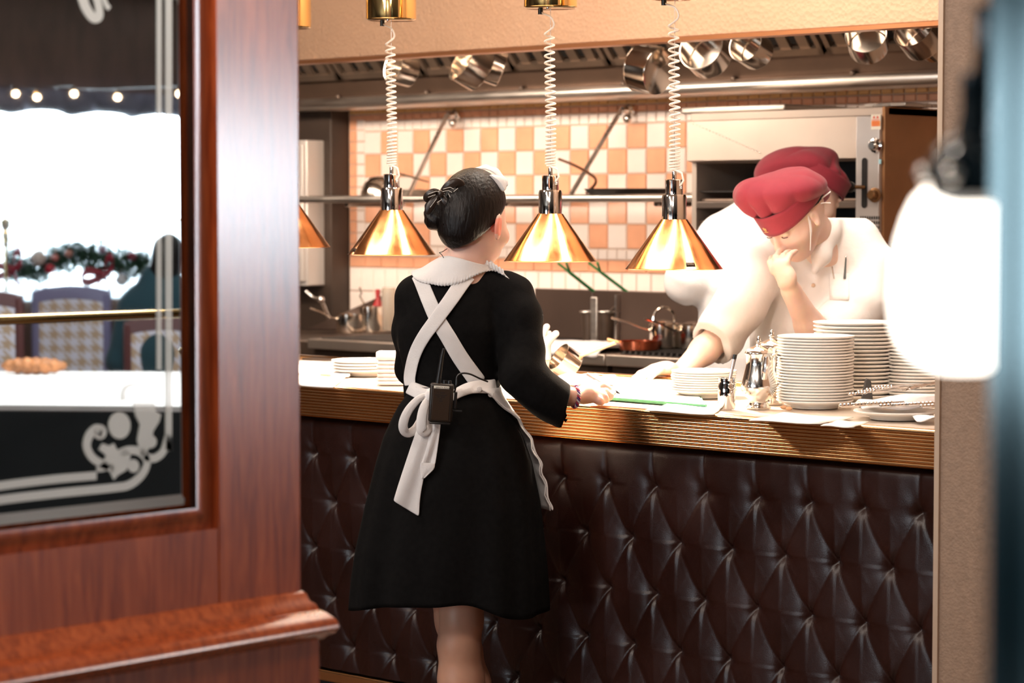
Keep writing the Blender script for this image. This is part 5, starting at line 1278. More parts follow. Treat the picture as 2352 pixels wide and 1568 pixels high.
def text_mesh(s, size, M, m, par, name='label_text', ext=.0002):
    cu = bpy.data.curves.new('txt', 'FONT'); cu.body = s; cu.size = size; cu.align_x = 'CENTER'; cu.align_y = 'CENTER'; cu.extrude = ext; cu.resolution_u = 2
    o = bpy.data.objects.new('txt', cu); COL.objects.link(o); bpy.context.view_layer.update(); me = bpy.data.meshes.new_from_object(o); bpy.data.objects.remove(o); bpy.data.curves.remove(cu)
    me.transform(M); me.materials.append(m); return link(name, me, par, smooth=False)
TM = Matrix((ux, uz, -uy)).transposed().to_4x4(); TM.translation = rM @ Vector((.0005, -.0168, .0374))
text_mesh('· SANTY KING', .0056, TM, M_BLACKM, ll)
for k, (s_, z_) in enumerate((('· ····', .024), ('·········', .0185), ('·· ···', .014), ('··', .0095), ('···', .0045))):
    b = MB(); n = len(s_)
    for j in range(n):
        if s_[j] != ' ': x = (j - n / 2) * .0030; b.box((x, -.0160, z_), (x + .0020, -.0154, z_ + .0022), rM)
    b.build('embossed_print', M_BLACKM, rt, smooth=False)
MB().box((.0295, -.006, -.012), (.037, .010, .028), rM).build('side_plug', M_BLACK, rt, bevel=.002)
MB().tube(spline([rM @ Vector((.030, 0, .026)), rM @ Vector((.033, -.002, .045)), w(1050, 864, tr), w(1062, 857, tr), w(1080, 859, tr + .01), w(1102, 869, tr + .03), w(1120, 876, tr + .05)], 24), .0021, 8).build('cable', M_BLACK, rt)
MB().box((.026, -.004, -.018), (.050, .004, -.015), rM).build('belt_clip', M_BLACK, rt)
# bracelet and pen
hb = w(1322, 911, 5.915); Mb = axis_M(hb, (R2 * .95 - UP * .12 + D2 * .25))
for k, (m_, dz) in enumerate(((mat('thread_red', (.50, .04, .10), .7), 0), (mat('thread_white', (.75, .70, .72), .7), 0), (mat('thread_violet', (.12, .05, .22), .7), 0))):
    pts = []
    for i in range(73):
        a = 2 * PI * i / 72; tw = a * 9 + k * 2 * PI / 3; rr_ = .0252 + .0022 * math.cos(tw); pts.append(Mb @ Vector((rr_ * math.cos(a), rr_ * 1.0 * math.sin(a), .0036 * math.sin(tw) + .0015 * math.sin(a * 2))))
    if k == 0: br = thing('bracelet', 'plaited red white and violet thread bracelet on the waitress wrist', 'bracelet', hb)
    MB().tube(pts, .0021, 6).build('thread', m_, br)
pa = w(1384, 880, 6.005); pe = w(1424, 904, 5.985)
pn = thing('pen', 'pen held in the waitress right hand, tip over the green board', 'pen', pe)
MB().tube([pa + (pa - pe) * .9, pa, pe.lerp(pa, .35)], .0038, 10).build('barrel', mat('pen_white', (.8, .76, .74), .3), pn)
MB().tube([pe.lerp(pa, .55), pe.lerp(pa, .15), pe], [.0044, .0032, .0008], 10).build('tip', M_BLACK, pn)
# ================================================================== COOKS
def basis(fr, fd, fu, ur, ud, uu):
    F_ = L3(fr, fd, fu).normalized(); U_ = L3(ur, ud, uu); U_ = (U_ - F_ * U_.dot(F_)).normalized(); S_ = U_.cross(F_).normalized(); return F_, S_, U_
def head(f, C, F_, S_, U_, k=.01):
    A_ = (fp(F_), fp(S_), fp(U_)); P = lambda a, s, u: C + F_ * a + S_ * s + U_ * u
    f.ell(P(-.012, 0, .015), (.096, .077, .092), A_, k)
    f.ell(P(.030, 0, -.045), (.062, .060, .075), A_, .03)
    f.ell(P(.058, 0, -.095), (.026, .030, .020), A_, .025)                  # chin
    for s in (-1, 1):
        f.ell(P(.052, .036 * s, -.040), (.030, .026, .026), A_, .02)         # cheek
        f.ell(P(.092, .031 * s, -.004), (.014, .019, .011), A_, .012, 's')   # socket
        f.ell(P(.078, .031 * s, -.005), (.0125, .0145, .0115), A_, .002)     # eye
        f.cone(P(.086, .018 * s, .016), .006, P(.078, .048 * s, .014), .005, .008)  # brow ridge
        f.ell(P(-.002, .078 * s, -.016), (.018, .007, .031), (fp((F_ + S_ * s * .4).normalized()), fp((S_ * s - F_ * .4).normalized()), fp(U_)), .005)
        f.ell(P(.006, .086 * s, -.014), (.009, .006, .017), A_, .004, 's')
        f.ell(P(.096, .0105 * s, -.046), (.010, .0075, .008), A_, .006)      # nostril wing
    f.cone(P(.088, 0, .006), .008, P(.106, 0, -.038), .0105, .010)           # nose
    f.ell(P(.094, 0, -.064), (.009, .022, .0055), A_, .006); f.ell(P(.091, 0, -.075), (.010, .019, .0065), A_, .006)
    f.cone(P(.098, -.017, -.069), .0022, P(.098, .017, -.069), .0022, .002, 's')
def eyes(par, C, F_, S_, U_):
    A = Matrix((F_, S_, U_)).transposed().to_4x4()
    for s in (-1, 1):
        c = C + F_ * .0815 + S_ * .031 * s - U_ * .010
        MB().tube([c + S_ * (-.012 + .024 * k / 8) + F_ * (.0095 - .004 * abs(k / 4 - 1) ** 2) - U_ * .001 for k in range(9)], .0014, 6).build('eyelid_line', mat('lash_brown', (.10, .05, .04), .8), par)
        c = C + F_ * .092 + S_ * .032 * s + U_ * .012
        MB().tube([c + S_ * (-.015 + .030 * k / 8) + F_ * (-.006 * (k / 4 - 1) ** 2 - .001) + U_ * .003 * math.sin(PI * k / 8) for k in range(9)], [.0014, .0024, .0028, .003, .003, .003, .0026, .002, .0012], 6).build('eyebrow', mat('brow_brown', (.14, .08, .06), .9), par)
# ---------------- front cook, leaning over the pass
TC = 6.88
ck = thing('person', 'cook in white jacket and burgundy cap leaning over the pass, one hand at his mouth', 'person', (w(1890, 700, 7.12).x, w(1890, 700, 7.12).y, 0))
F1, S1, U1 = basis(-.62, -.45, -.64, -.52, -.37, .77)
C1 = w(1822, 492, TC)
P_ = [w(1440, 800, 6.6), w(2090, 600, 7.4), w(1500, 700, 7.3), w(2080, 700, 6.6), w(1800, 400, 6.6)]
lo1 = Vector((min(p.x for p in P_), min(p.y for p in P_), .0)); hi1 = Vector((max(p.x for p in P_), max(p.y for p in P_), 1.62))
f = Field((lo1.x, lo1.y, .86), hi1, .0042)
head(f, C1, F1, S1, U1)
f.chain([(C1 - F1 * .03 - U1 * .03, .050), (w(1866, 530, 6.98), .052), (w(1888, 590, 7.07), .064)], .02)
f.chain([(w(1905, 600, 7.08), .09), (w(1890, 720, 7.12), .13), (w(1880, 860, 7.15), .13), (w(1880, 930, 7.15), .13)], .03, flat=fp(D2), fs=1.4)
RS1, RE1, RW1 = w(1735, 640, 6.98), w(1655, 770, 7.0), w(1562, 856, 6.90)
f.chain([(RS1, .052), (RE1, .042), (RE1.lerp(RW1, .4), .040), (RW1, .027)], .02)
LS1, LE1, LW1 = w(2000, 660, 7.02), w(1882, 790, 6.90), w(1818, 668, 6.80)
f.chain([(LS1, .052), (LE1, .043), (LE1.lerp(LW1, .35), .041), (LW1, .028)], .02)
def hand(f, Wr, Pm, dirf, nrm, curl, spread=1.0, side=1, lens=(.070, .078, .073, .058), thumb=None, k=.006, r=.0092):
    dirf = dirf.normalized(); nrm = (nrm - dirf * nrm.dot(dirf)).normalized(); sd = dirf.cross(nrm) * side
    f.cone(Wr, .025, Pm, .028, .015, flat=fp(nrm), fs=1.5); f.cone(Pm, .028, Pm + dirf * .030, .030, .012, flat=fp(nrm), fs=1.7)
    for q in range(4):
        o = (q - 1.5) * .0185 * spread; b0 = Pm + dirf * (.040 - .004 * abs(q - 1.2)) + sd * o; dd = dirf; L_ = lens[q]; p = b0; ch = [(p, r)]
        for j, fr in enumerate((.45, .31, .24)):
            a = curl[j] if not isinstance(curl[0], (tuple, list)) else curl[q][j]
            dd = (dd * math.cos(a) + nrm * math.sin(a)).normalized(); nn = (nrm * math.cos(a) - dirf * math.sin(a))
            p = p + dd * L_ * fr + sd * o * .12; ch.append((p, r * (.93 - .10 * j)))
        f.chain(ch, k)
    t0 = Pm - sd * .022 - dirf * .012; th_ = thumb or [(-sd * .9 + dirf * .7 + nrm * .3), (dirf * .9 + nrm * .5)]
    p1 = t0 + th_[0].normalized() * .036; p2 = p1 + th_[1].normalized() * .030; f.chain([(t0, .0135), (p1, .0112), (p2, .0092)], k)
# hand resting at the back edge of the pass
hp = w(1528, 866, 6.87); hp.z = CZ + .036
hand(f, RW1, hp, (-R2 * .8 - D2 * .45 - UP * .1), -UP, (.25, .35, .3), side=1)
# hand at the mouth
PM1 = w(1806, 636, 6.765)
hand(f, LW1, PM1, (UP * .75 - R2 * .45 + D2 * .2), (F1 * -.1 - D2 * -.6 + R2 * .5).normalized(), ((.55, .9, .6), (.7, 1.0, .7), (.9, 1.1, .8), (1.0, 1.1, .9)), side=-1, lens=(.075, .082, .075, .060), thumb=[(R2 * .5 + UP * .8), (UP * .8 - R2 * .5)])
b1 = f.build('body', M_SKINP, ck, smooth=2)
eyes(ck, C1, F1, S1, U1)
# hair below the cap
f = Field(C1 - Vector((.13,) * 3), C1 + Vector((.13,) * 3), .0035)
f.ell(C1 - F1 * .018 + U1 * .018, (.097, .0795, .092), (fp(F1), fp(S1), fp(U1)), .0); f.cut(C1 + F1 * .052, F1); f.cut(C1 - F1 * .03 + U1 * .008, (-U1 * 1 + F1 * .15)); f.cut(C1 + U1 * .075, U1)
f.build('hair', M_HAIR, ck)
# jacket: short sleeves, open collar
f = Field((lo1.x, lo1.y, .80), (hi1.x, hi1.y, 1.50), .0045)
f.chain([(w(1915, 600, 7.10), .115), (w(1880, 690, 7.12), .165), (w(1860, 800, 7.14), .165), (w(1860, 900, 7.16), .160), (w(1860, 960, 7.17), .165)], .05, flat=fp(D2), fs=1.30)
f.chain([(w(1745, 610, 7.03), .060), (w(1830, 560, 7.07), .06), (w(1915, 532, 7.09), .062), (w(1965, 565, 7.08), .064), (w(2010, 610, 7.05), .060)], .05)
f.chain([(w(1738, 635, 6.99), .074), (w(1700, 700, 6.98), .072), (w(1658, 762, 6.98), .068), (w(1628, 800, 6.97), .068)], .03)
f.chain([(w(2010, 640, 7.05), .075), (w(1975, 705, 6.98), .072), (w(1925, 750, 6.93), .066), (w(1895, 775, 6.90), .062)], .03)
cA = RE1.lerp(RW1, .25); nA = (RW1 - RE1).normalized(); f.cone(RE1, .050, RW1, .050, 0, 's'); f.cut(cA, nA, cA - Vector((.12,) * 3), cA + Vector((.12,) * 3))
f.cone(LE1.lerp(LS1, .20), .046, LE1 + (LE1 - LS1) * .5, .05, 0, 's'); f.cone(LE1, .046, LW1, .046, .0, 's')
cB = LE1.lerp(LS1, .14); f.cut(cB, (LE1 - LS1).normalized(), cB - Vector((.10, .10, .13)), cB + Vector((.10, .10, .13)))
# neck opening, a deep V running down and left
f.chain([(C1 - F1 * .03, .060), (w(1862, 530, 6.96), .050), (w(1852, 590, 6.92), .038), (w(1835, 660, 6.88), .020)], .01, op='s')
f.chain([(w(1914, 492, 7.03), .020), (w(1903, 540, 6.985), .026), (w(1886, 590, 6.94), .024), (w(1872, 620, 6.92), .014)], .025)
f.disp(lambda X, Y, Z: .0035 * np.sin(X * 31 + Z * 19 + 2 * np.sin(Z * 23 + X * 9)) * np.sin(Z * 27 - X * 13))
j1 = f.build('chef_jacket', M_CHEF, ck, smooth=2); J1 = bvh(j1)
# apron/front flap and pocket with thermometer
pk = []
def on_j(px, py, off, T=J1):
    d_ = ray(px, py).normalized(); h = T.ray_cast(Vector((0, 0, CAM_Z)), d_); return (h[0] - d_ * off) if h[0] is not None else None
q = [[on_j(1906 + 44 * k / 5, 628 + 60 * j / 5, .006) for k in range(6)] for j in range(6)]
if all(all(v is not None for v in r) for r in q): b = MB(); b.grid(q); b.build('pocket', M_CHEF, ck, solid=.002)
a = on_j(1940, 640, .012); e = w(1943, 590, a.dot(D2) - .01)
tm = thing('thermometer', 'steel probe thermometer in the cook breast pocket', 'thermometer', a); MB().tube([a, e], [.004, .0022], 8).build('probe', mat('dark_probe', (.10, .12, .13), .3, .6), tm); MB().sphere(e, .0032, 8).build('probe_cap', M_CHROME, tm)
a = on_j(1916, 640, .010); e = w(1911, 612, a.dot(D2) - .01); pn = thing('pen', 'thin pen beside the thermometer in the cook breast pocket', 'pen', a); MB().tube([a, e], .0022, 8).build('barrel', M_STEEL, pn)
MB().lathe([(0, 0), (.006, 0), (.005, .003), (0, .004)], 12, axis_M(on_j(1868, 655, .002) or w(1868, 655, 6.9), -D2)).build('jacket_button', mat('button_tan', (.7, .5, .35), .4), ck)
# trousers behind the counter
def legs_of(par, x, t, name='trousers'):
    c = w(x, 900, t); f = Field(c - Vector((.26, .26, 0)) - UP * (c.z), c + Vector((.26, .26, .0)) + UP * (.96 - c.z), .008)
    for s in (-1, 1): f.chain([(c + R2 * .06 * s + UP * (.90 - c.z), .11), (c + R2 * .09 * s + UP * (.5 - c.z), .075), (c + R2 * .10 * s + UP * (.09 - c.z), .06)], .04)
    f.build(name, mat('cook_trousers', (.05, .05, .055), .8), par)
    for s in (-1, 1):
        b = MB(); b.sphere(c + R2 * .10 * s - D2 * .05 + UP * (.045 - c.z), (.05, .05, .045), 10, axis_M((0, 0, 0), UP, R2)); b.build('shoe', M_BLACK, par)
legs_of(ck, 1865, 7.16)
# ---------------- caps
def cap(par, C, F_, S_, U_, crown, rad, axes, n_pl=16, band_h=.055, back_drop=0, seed=0, stretch=None, front=.0):
    # band: a tapered fabric ring lower at the brow
    b = MB(); rr = []
    for j in range(7):
        g = j / 6; row_ = []
        for i in range(56):
            a = 2 * PI * i / 56; fr = math.cos(a)
            lowr = -.010 - front * max(0, fr) ** 1.5; z = .030 + lowr + (band_h + front * max(0, fr) ** 1.5) * g
            row_.append(C + F_ * ((.107 + .002 * g) * math.cos(a) - .006) + S_ * (.089 + .001 * g) * math.sin(a) + U_ * z)
        rr.append(row_)
    b.grid(rr, close=True); band = b.build('cap_band', M_BURG, par, solid=.004)
    f = Field(crown - Vector((.20,) * 3), crown + Vector((.20,) * 3), .0034)
    f.ell(crown, rad, axes, .0)
    for e in (stretch or []): f.ell(e[0], e[1], axes, .03)
    f.ell(C + U_ * .074 - F_ * .006, (.098, .081, .032), (fp(F_), fp(S_), fp(U_)), .03)
    bc_ = C + U_ * .060; fF, fS, fU = [np.array(fp(v)) for v in (F_, S_, U_)]
    def pl(X, Y, Z):
        x, y, z = X - bc_.x, Y - bc_.y, Z - bc_.z
        a = np.arctan2(x * fS[0] + y * fS[1] + z * fS[2], x * fF[0] + y * fF[1] + z * fF[2]); h = x * fU[0] + y * fU[1] + z * fU[2]
        r = np.sqrt(np.maximum((x * fF[0] + y * fF[1] + z * fF[2]) ** 2 + (x * fS[0] + y * fS[1] + z * fS[2]) ** 2, 1e-6))
        am = np.exp(-((h - .015) / .035) ** 2) + .35 * np.exp(-((r - .11) / .04) ** 2)
        s_ = np.sin(a * n_pl * .5 + .9 * np.sin(a * 2 + seed) + seed); return .0052 * am * (1 - 2 * np.abs(s_) ** .8) * (.55 + .45 * np.sin(a + 1.2 + seed))
    f.disp(pl); f.build('cap_crown', M_BURG, par, smooth=1); return band
axc = (fp((F1 * .8 - R2 * .3).normalized()), fp(S1), fp(U1))
U1c = (UP * .93 - R2 * .16 - D2 * .10).normalized()
cr = w(1797, 437, TC + .0)
Fc = (F1 - U1c * F1.dot(U1c)).normalized(); Sc = U1c.cross(Fc)
bd = cap(ck, C1, F1, S1, U1, cr, (.126, .128, .054), (fp(Fc), fp(Sc), fp(U1c)), 9, .050, seed=.6, stretch=[(w(1858, 448, TC + .06), (.062, .06, .036)), (w(1728, 448, TC - .03), (.050, .055, .044))], front=.016)
# small gold emblem on the band (plain crest shape)
ec = C1 + F1 * .106 + U1 * .030 + S1 * -.004; EM = Matrix((S1, U1, F1)).transposed().to_4x4(); EM.translation = ec
M_GOLD = mat('gold_thread', (.80, .58, .25), .5, .3); b = MB()
for (x0, y0, x1, y1) in ((-.006, .004, .006, .0055), (-.001, -.006, .001, .009), (-.005, -.0005, -.003, .008), (.003, -.001, .005, .007), (-.008, -.007, .003, -.0055), (.002, -.0065, .009, -.005), (-.006, .0075, -.001, .009)): b.box((x0, y0, 0), (x1, y1, .0012), EM)
b.build('band_emblem', M_GOLD, bd, smooth=False)
for pts in (((1872, 470), (1888, 455), (1908, 440)), ((1872, 474), (1890, 466), (1908, 466))): MB().tube(spline([w(x, y, TC - .03) for x, y in pts], 8), .0021, 6).build('tie_string', M_CLOTH, ck)
MB().tube(spline([w(1852, 478, TC - .06), w(1858, 505, TC - .07), w(1862, 540, TC - .07), w(1861, 575, TC - .06)], 12), .0018, 6).build('mask_string', M_CLOTH, ck)
MB().tube(spline([w(1860, 500, TC - .06), w(1864, 530, TC - .065), w(1861, 560, TC - .065)], 8), .0014, 6).build('mask_string', M_CLOTH, ck)
# ---------------- rear cook, turned away
TK = 7.80
c2 = thing('person', 'cook in white jacket and burgundy cap bent over behind the leaning cook', 'person', (w(1740, 700, TK).x, w(1740, 700, TK).y, 0))
F2, S2, U2 = basis(.80, .35, -.45, .45, .1, .85)
C2 = w(1866, 440, TK - .02)
P_ = [w(1480, 700, 7.4), w(1980, 500, 8.1), w(1500, 700, 8.1), w(1960, 600, 7.4)]
lo2_ = Vector((min(p.x for p in P_), min(p.y for p in P_), .86)); hi2 = Vector((max(p.x for p in P_), max(p.y for p in P_), 1.68))
f = Field(lo2_, hi2, .0045)
head(f, C2, F2, S2, U2)
f.chain([(C2 - F2 * .03 - U2 * .03, .052), (w(1800, 500, TK), .062), (w(1760, 560, TK), .075)], .02)
f.chain([(w(1750, 570, TK), .10), (w(1735, 700, TK), .13), (w(1730, 860, TK), .13), (w(1730, 930, TK), .13)], .03, flat=fp(D2), fs=1.4)
f.chain([(w(1645, 555, TK), .05), (w(1585, 640, TK), .042), (w(1650, 690, TK + .12), .036), (w(1700, 700, TK + .2), .026)], .02)
f.chain([(w(1840, 560, TK), .05), (w(1880, 650, TK + .05), .042), (w(1800, 700, TK + .2), .030)], .02)
hand(f, w(1700, 700, TK + .2), w(1722, 705, TK + .22), R2 + D2 * .3, -UP, (.4, .5, .4))
hand(f, w(1800, 700, TK + .2), w(1782, 705, TK + .22), -R2 + D2 * .3, -UP, (.4, .5, .4))
f.build('body', M_SKINP, c2, smooth=1)
f = Field((lo2_.x, lo2_.y, .80), (hi2.x, hi2.y, 1.56), .0055)
f.chain([(w(1745, 545, TK), .125), (w(1725, 640, TK), .165), (w(1722, 780, TK), .155), (w(1725, 950, TK), .165)], .05, flat=fp(D2), fs=1.30)
f.chain([(w(1655, 535, TK), .062), (w(1745, 510, TK), .07), (w(1835, 545, TK), .062)], .05)
f.chain([(w(1650, 560, TK), .072), (w(1612, 610, TK - .02), .068), (w(1578, 645, TK - .03), .066), (w(1600, 655, TK + .06), .062)], .03)
f.cone(w(1578, 650, TK - .03), .05, w(1577, 690, TK - .03), .006, .03)
f.chain([(w(1845, 560, TK), .070), (w(1880, 650, TK + .05), .062)], .03)
f.ell(C2, (.085, .085, .10), None, .01, 's')
f.disp(lambda X, Y, Z: .0035 * np.sin(X * 27 + Z * 19 + 2 * np.sin(Z * 19 + X * 9)) * np.sin(Z * 23 - X * 13))
f.build('chef_jacket', M_CHEF, c2, smooth=2)
legs_of(c2, 1728, TK)
U2c = (UP * .93 + R2 * .05).normalized()
ax2 = (L3(.94, 0, .10).normalized(),); a0 = L3(.97, .1, .05).normalized(); a2 = (UP - a0 * UP.dot(a0)).normalized(); a1 = a2.cross(a0)
cap(c2, C2, F2, S2, U2, w(1830, 378, TK), (.116, .105, .056), (fp(a0), fp(a1), fp(a2)), 8, .055, seed=2.0, stretch=[(w(1888, 364, TK), (.052, .055, .034)), (w(1775, 400, TK), (.06, .06, .045))])
for x, y in ((1868, 402), (1888, 399)): MB().lathe([(.0035, 0), (.007, 0), (.007, .002), (.0035, .002)], 14, axis_M(w(x, y, TK - .10), -D2)).build('eyelet', M_CHROME, c2)
# ================================================================== WALL LAMP IN THE RIGHT FOREGROUND
TL = 1.62
lc = W(2212, 640, TL); s_px = TL / F_PX
t = thing('sconce', 'glowing frosted glass wall lamp with black holder in the right foreground', 'lamp', lc)
def zpx(y): return W(2200, y, TL).z
pf = [(2, 412), (50, 414), (85, 432), (112, 458), (132, 500), (148, 550), (160, 610), (165, 690), (160, 750), (138, 795), (110, 822), (80, 838), (50, 850), (20, 852)]
b = MB(); rr = []
for i in range(len(pf)):
    r_, y = pf[i]; row_ = []
    for k in range(48):
        a = 2 * PI * k / 48; g = i / (len(pf) - 1); rad = r_ * s_px * (1 + .05 * g * math.cos(6 * a)); tilt = -18 * s_px * (1 - g) * 0
        row_.append(Vector((lc.x + rad * math.cos(a), lc.y + rad * math.sin(a), zpx(y))))
    rr.append(row_)
b.grid(rr, close=True)
gs = b.build('glass_shade', mat('lit_opal_glass', (1, .96, .90), .4, emit=(1.0, .90, .78), estr=4.5), t, solid=.0015)
hx = W(2232, 395, TL - .02)
MB().lathe([(0, 0), (.018, 0), (.026, .006), (.0285, .016), (.028, .028), (.022, .040), (.011, .046), (.008, .060), (.008, .085), (0, .086)], 32, Matrix.Translation((hx.x, hx.y, zpx(468)))).build('holder', M_DARKGL, t)
for k in range(3):
    a = BETA + PI + (k - 1) * 1.15 - .2; q = Vector((hx.x + .030 * math.cos(a), hx.y + .030 * math.sin(a), zpx(400))); MB().sphere(q, .0065, 10).build('thumb_screw', M_STEEL, t)
jb = Vector((base.x + .012, base.y + .10, zpx(60)))
MB().tube(spline([Vector((hx.x, hx.y, zpx(330))), Vector((hx.x, hx.y, zpx(230))) + R2 * .006, Vector((hx.x, hx.y, zpx(120))) + R2 * .010, Vector((hx.x, hx.y, zpx(20))) + R2 * .012], 14), [.013, .012, .011, .010, .010, .009, .009, .009, .009, .009, .009, .010, .010, .011, .012], 12).build('arm', M_DARKGL, t)
MB().tube([Vector((hx.x, hx.y, zpx(20))) + R2 * .012, Vector((hx.x, hx.y, zpx(0))) + R2 * .03, Vector((base.x + .03, base.y + .12, zpx(-60)))], .009, 10).build('wall_bracket', M_DARKGL, t)
l = bpy.data.lights.new('wall_lamp_glow', 'POINT'); l.energy = 2.0; l.color = (1, .82, .62); l.shadow_soft_size = .04
lo_ = bpy.data.objects.new('wall_lamp_glow', l); COL.objects.link(lo_); lo_.parent = t; lo_.location = (0, 0, -.005)
# ================================================================== DINING ROOM (seen in the mirror)
def Vd(px, py, tt): return V(px, py, tt)
# table with white cloth and dark skirt
a = Vd(-260, 0, 9.7); b_ = Vd(900, 0, 9.5); c_ = Vd(900, 0, 11.6); d_ = Vd(-260, 0, 11.7)
t = thing('buffet_table', 'white topped table with dark skirt and a loaf of bread, reflected in the mirror', 'table', ((a + c_) / 2).xy.to_3d())
q = [Vector((p.x, p.y, 0)) for p in (a, b_, c_, d_)]
def slab(q, z0, z1): b = MB(); b.add([p + UP * z0 for p in q] + [p + UP * z1 for p in q], [(3, 2, 1, 0), (4, 5, 6, 7), (0, 1, 5, 4), (1, 2, 6, 5), (2, 3, 7, 6), (3, 0, 4, 7)]); return b
slab(q, .725, .75).build('tabletop', mat('table_linen', (.86, .88, .90), .7), t, bevel=.005)
cc = sum(q, Vector()) / 4; q2 = [cc + (p - cc) * .985 for p in q]
slab(q2, .0, .724).build('table_skirt', mat('dark_skirt', (.006, .011, .014), .7), t)
area('buffet_light', (cc.x, cc.y, 2.95), (cc.x, cc.y, 0), 2.2, 1.0, 120, (1, .97, .93))
# loaf
lf = Vd(78, 838, 11.45); lf.z = .752 + .038; dirl = (Vd(150, 838, 11.45) - Vd(0, 838, 11.45)).normalized()
b = MB(); Ml = axis_M(lf, UP, dirl); rr = []
for i in range(33):
    u_ = i / 32 * 2 - 1; r_ = .040 * max(.02, (1 - abs(u_) ** 2.6)) ** .5 * (1 + .10 * math.sin(u_ * 22)); rr.append([Ml @ Vector((u_ * .155, r_ * 1.15 * math.cos(2 * PI * k / 20), r_ * .95 * math.sin(2 * PI * k / 20))) for k in range(20)])
b.grid(rr, close=True); tag(b.build('bread_loaf', mat('bread_crust', (.48, .20, .08), .6, noise_amt=.5, nscale=25, bump=.4, bscale=60), None), 'crusty brown loaf lying on the white buffet table in the mirror', 'bread')
# chairs
def htooth(name, base_c, fig):
    m = bpy.data.materials.new(name); m.use_nodes = True; nt = m.node_tree; bs = nt.nodes['Principled BSDF']; bs.inputs['Roughness'].default_value = .85
    tc = nt.nodes.new('ShaderNodeTexCoord'); mp_ = nt.nodes.new('ShaderNodeMapping'); mp_.inputs['Rotation'].default_value = (0, 0, 0)
    L = nt.links.new; L(tc.outputs['Object'], mp_.inputs['Vector']); sep = nt.nodes.new('ShaderNodeSeparateXYZ'); L(mp_.outputs[0], sep.inputs[0])
    def M_(op, a, b=None):
        n = nt.nodes.new('ShaderNodeMath'); n.operation = op
        for i, v in enumerate((a, b)):
            if v is None: continue
            if isinstance(v, (int, float)): n.inputs[i].default_value = v
            else: L(v, n.inputs[i])
        return n.outputs[0]
    x = M_('MULTIPLY', sep.outputs[0], 13.0); z = M_('MULTIPLY', sep.outputs[2], 13.0)
    fx = M_('FRACT', x); fz = M_('FRACT', z)
    ax_ = M_('GREATER_THAN', fx, .5); az_ = M_('GREATER_THAN', fz, .5)
    dg = M_('GREATER_THAN', M_('FRACT', M_('MULTIPLY', M_('ADD', x, z), 2.0)), .5)
    both = M_('MULTIPLY', ax_, az_); either = M_('MULTIPLY', M_('SUBTRACT', M_('ADD', ax_, az_), M_('MULTIPLY', both, 2)), dg)
    fac = M_('ADD', both, either)
    mx = nt.nodes.new('ShaderNodeMix'); mx.data_type = 'RGBA'; mx.inputs['A'].default_value = (*base_c, 1); mx.inputs['B'].default_value = (*fig, 1)
    L(fac, mx.inputs['Factor']); L(mx.outputs['Result'], bs.inputs['Base Color']); return m
M_HT = htooth('houndstooth', (.56, .56, .66), (.40, .29, .20))
M_CFR = mat('chair_paint', (.16, .15, .26), .35); M_CFR2 = mat('chair_paint_brown', (.10, .035, .035), .35)
def chair(px, tt, zt, fr, label, yaw=0):
    c = Vd(px, 0, tt); c.z = 0; dm = Vector((-D2.x, D2.y, 0)); rm = Vector((-R2.x, R2.y, 0))       # mirrored view axes
    rm = Matrix.Rotation(yaw, 3, 'Z') @ rm; dm = Matrix.Rotation(yaw, 3, 'Z') @ dm
    t = thing('dining_chair', label, 'chair', c, 'houndstooth dining chairs in the mirror')
    M = Matrix((rm, dm, UP)).transposed().to_4x4(); M.translation = c
    def bx(name, a_, b2, m, bev=.01): return MB().box(a_, b2, M).build(name, m, t, bevel=bev)
    hw = .215
    b = MB(); rr = []
    for i in range(15):
        x = -hw + 2 * hw * i / 14; zz = zt - .030 * (abs(x) / hw) ** 2; rr.append([M @ Vector(p) for p in ((x, 0, zz - .075), (x, -.02, zz - .075), (x, -.02, zz), (x, .03, zz), (x, .03, zz - .075))])
    b.grid(rr); b.build('top_rail', fr, t, bevel=.004)
    for s in (-1, 1): MB().tube([M @ Vector((s * (hw - .018), .0, .44)), M @ Vector((s * (hw - .018), .0, zt - .05))], .026, 8).build('back_post', fr, t)
    p = MB().box((-hw + .03, -.018, .50), (hw - .03, .022, zt - .07)); o = p.build('back_panel', M_HT, t, bevel=.01); 
    o.data.transform(Matrix.Identity(4))
    # keep the pattern upright in the panel's own frame
    o.matrix_local = world_of(t).inverted() @ M
    o.data.transform(world_of(t))
    bx('seat', (-hw, 0, .40), (hw, .44, .47), M_HT, .02)
    for sx in (-1, 1):
        for sy in (.02, .42): MB().tube([M @ Vector((sx * (hw - .02), sy, .40)), M @ Vector((sx * (hw - .03), sy, 0))], [.022, .014], 8).build('leg', fr, t)
zt_ = Vd(155, 655, 13.6).z
chair(157, 13.6, zt_, M_CFR, 'grey violet chair with houndstooth back, centre of the mirror')
chair(-52, 12.6, Vd(10, 665, 12.6).z, M_CFR2, 'brown framed houndstooth chair cut off by the left edge of the photo')
# brass rail across the mirror view
p0 = Vd(-60, 0, 9.3); RX = 1.2; a = Vector((RX, Vd(-60, 0, 8.27).y, 1.142)); e = Vector((RX, Vd(428, 0, 9.02).y, 1.142))
t = thing('brass_rail', 'horizontal brass rail crossing the mirror in front of the chairs', 'rail', a)
MB().tube([a, e], .017, 14).build('rail_bar', M_BRASSP, t); MB().sphere(e, .028, 12).build('end_ball', M_CHROME, t)
for y in (a.y + .02, e.y - .02): MB().tube([(RX, y, 0), (RX, y, 1.127)], .014, 10).build('post', M_DARKGL, t)
MB().sphere((RX, e.y - .02, 1.0), (.03, .03, .018), 10).build('collar', M_BRASSP, t)
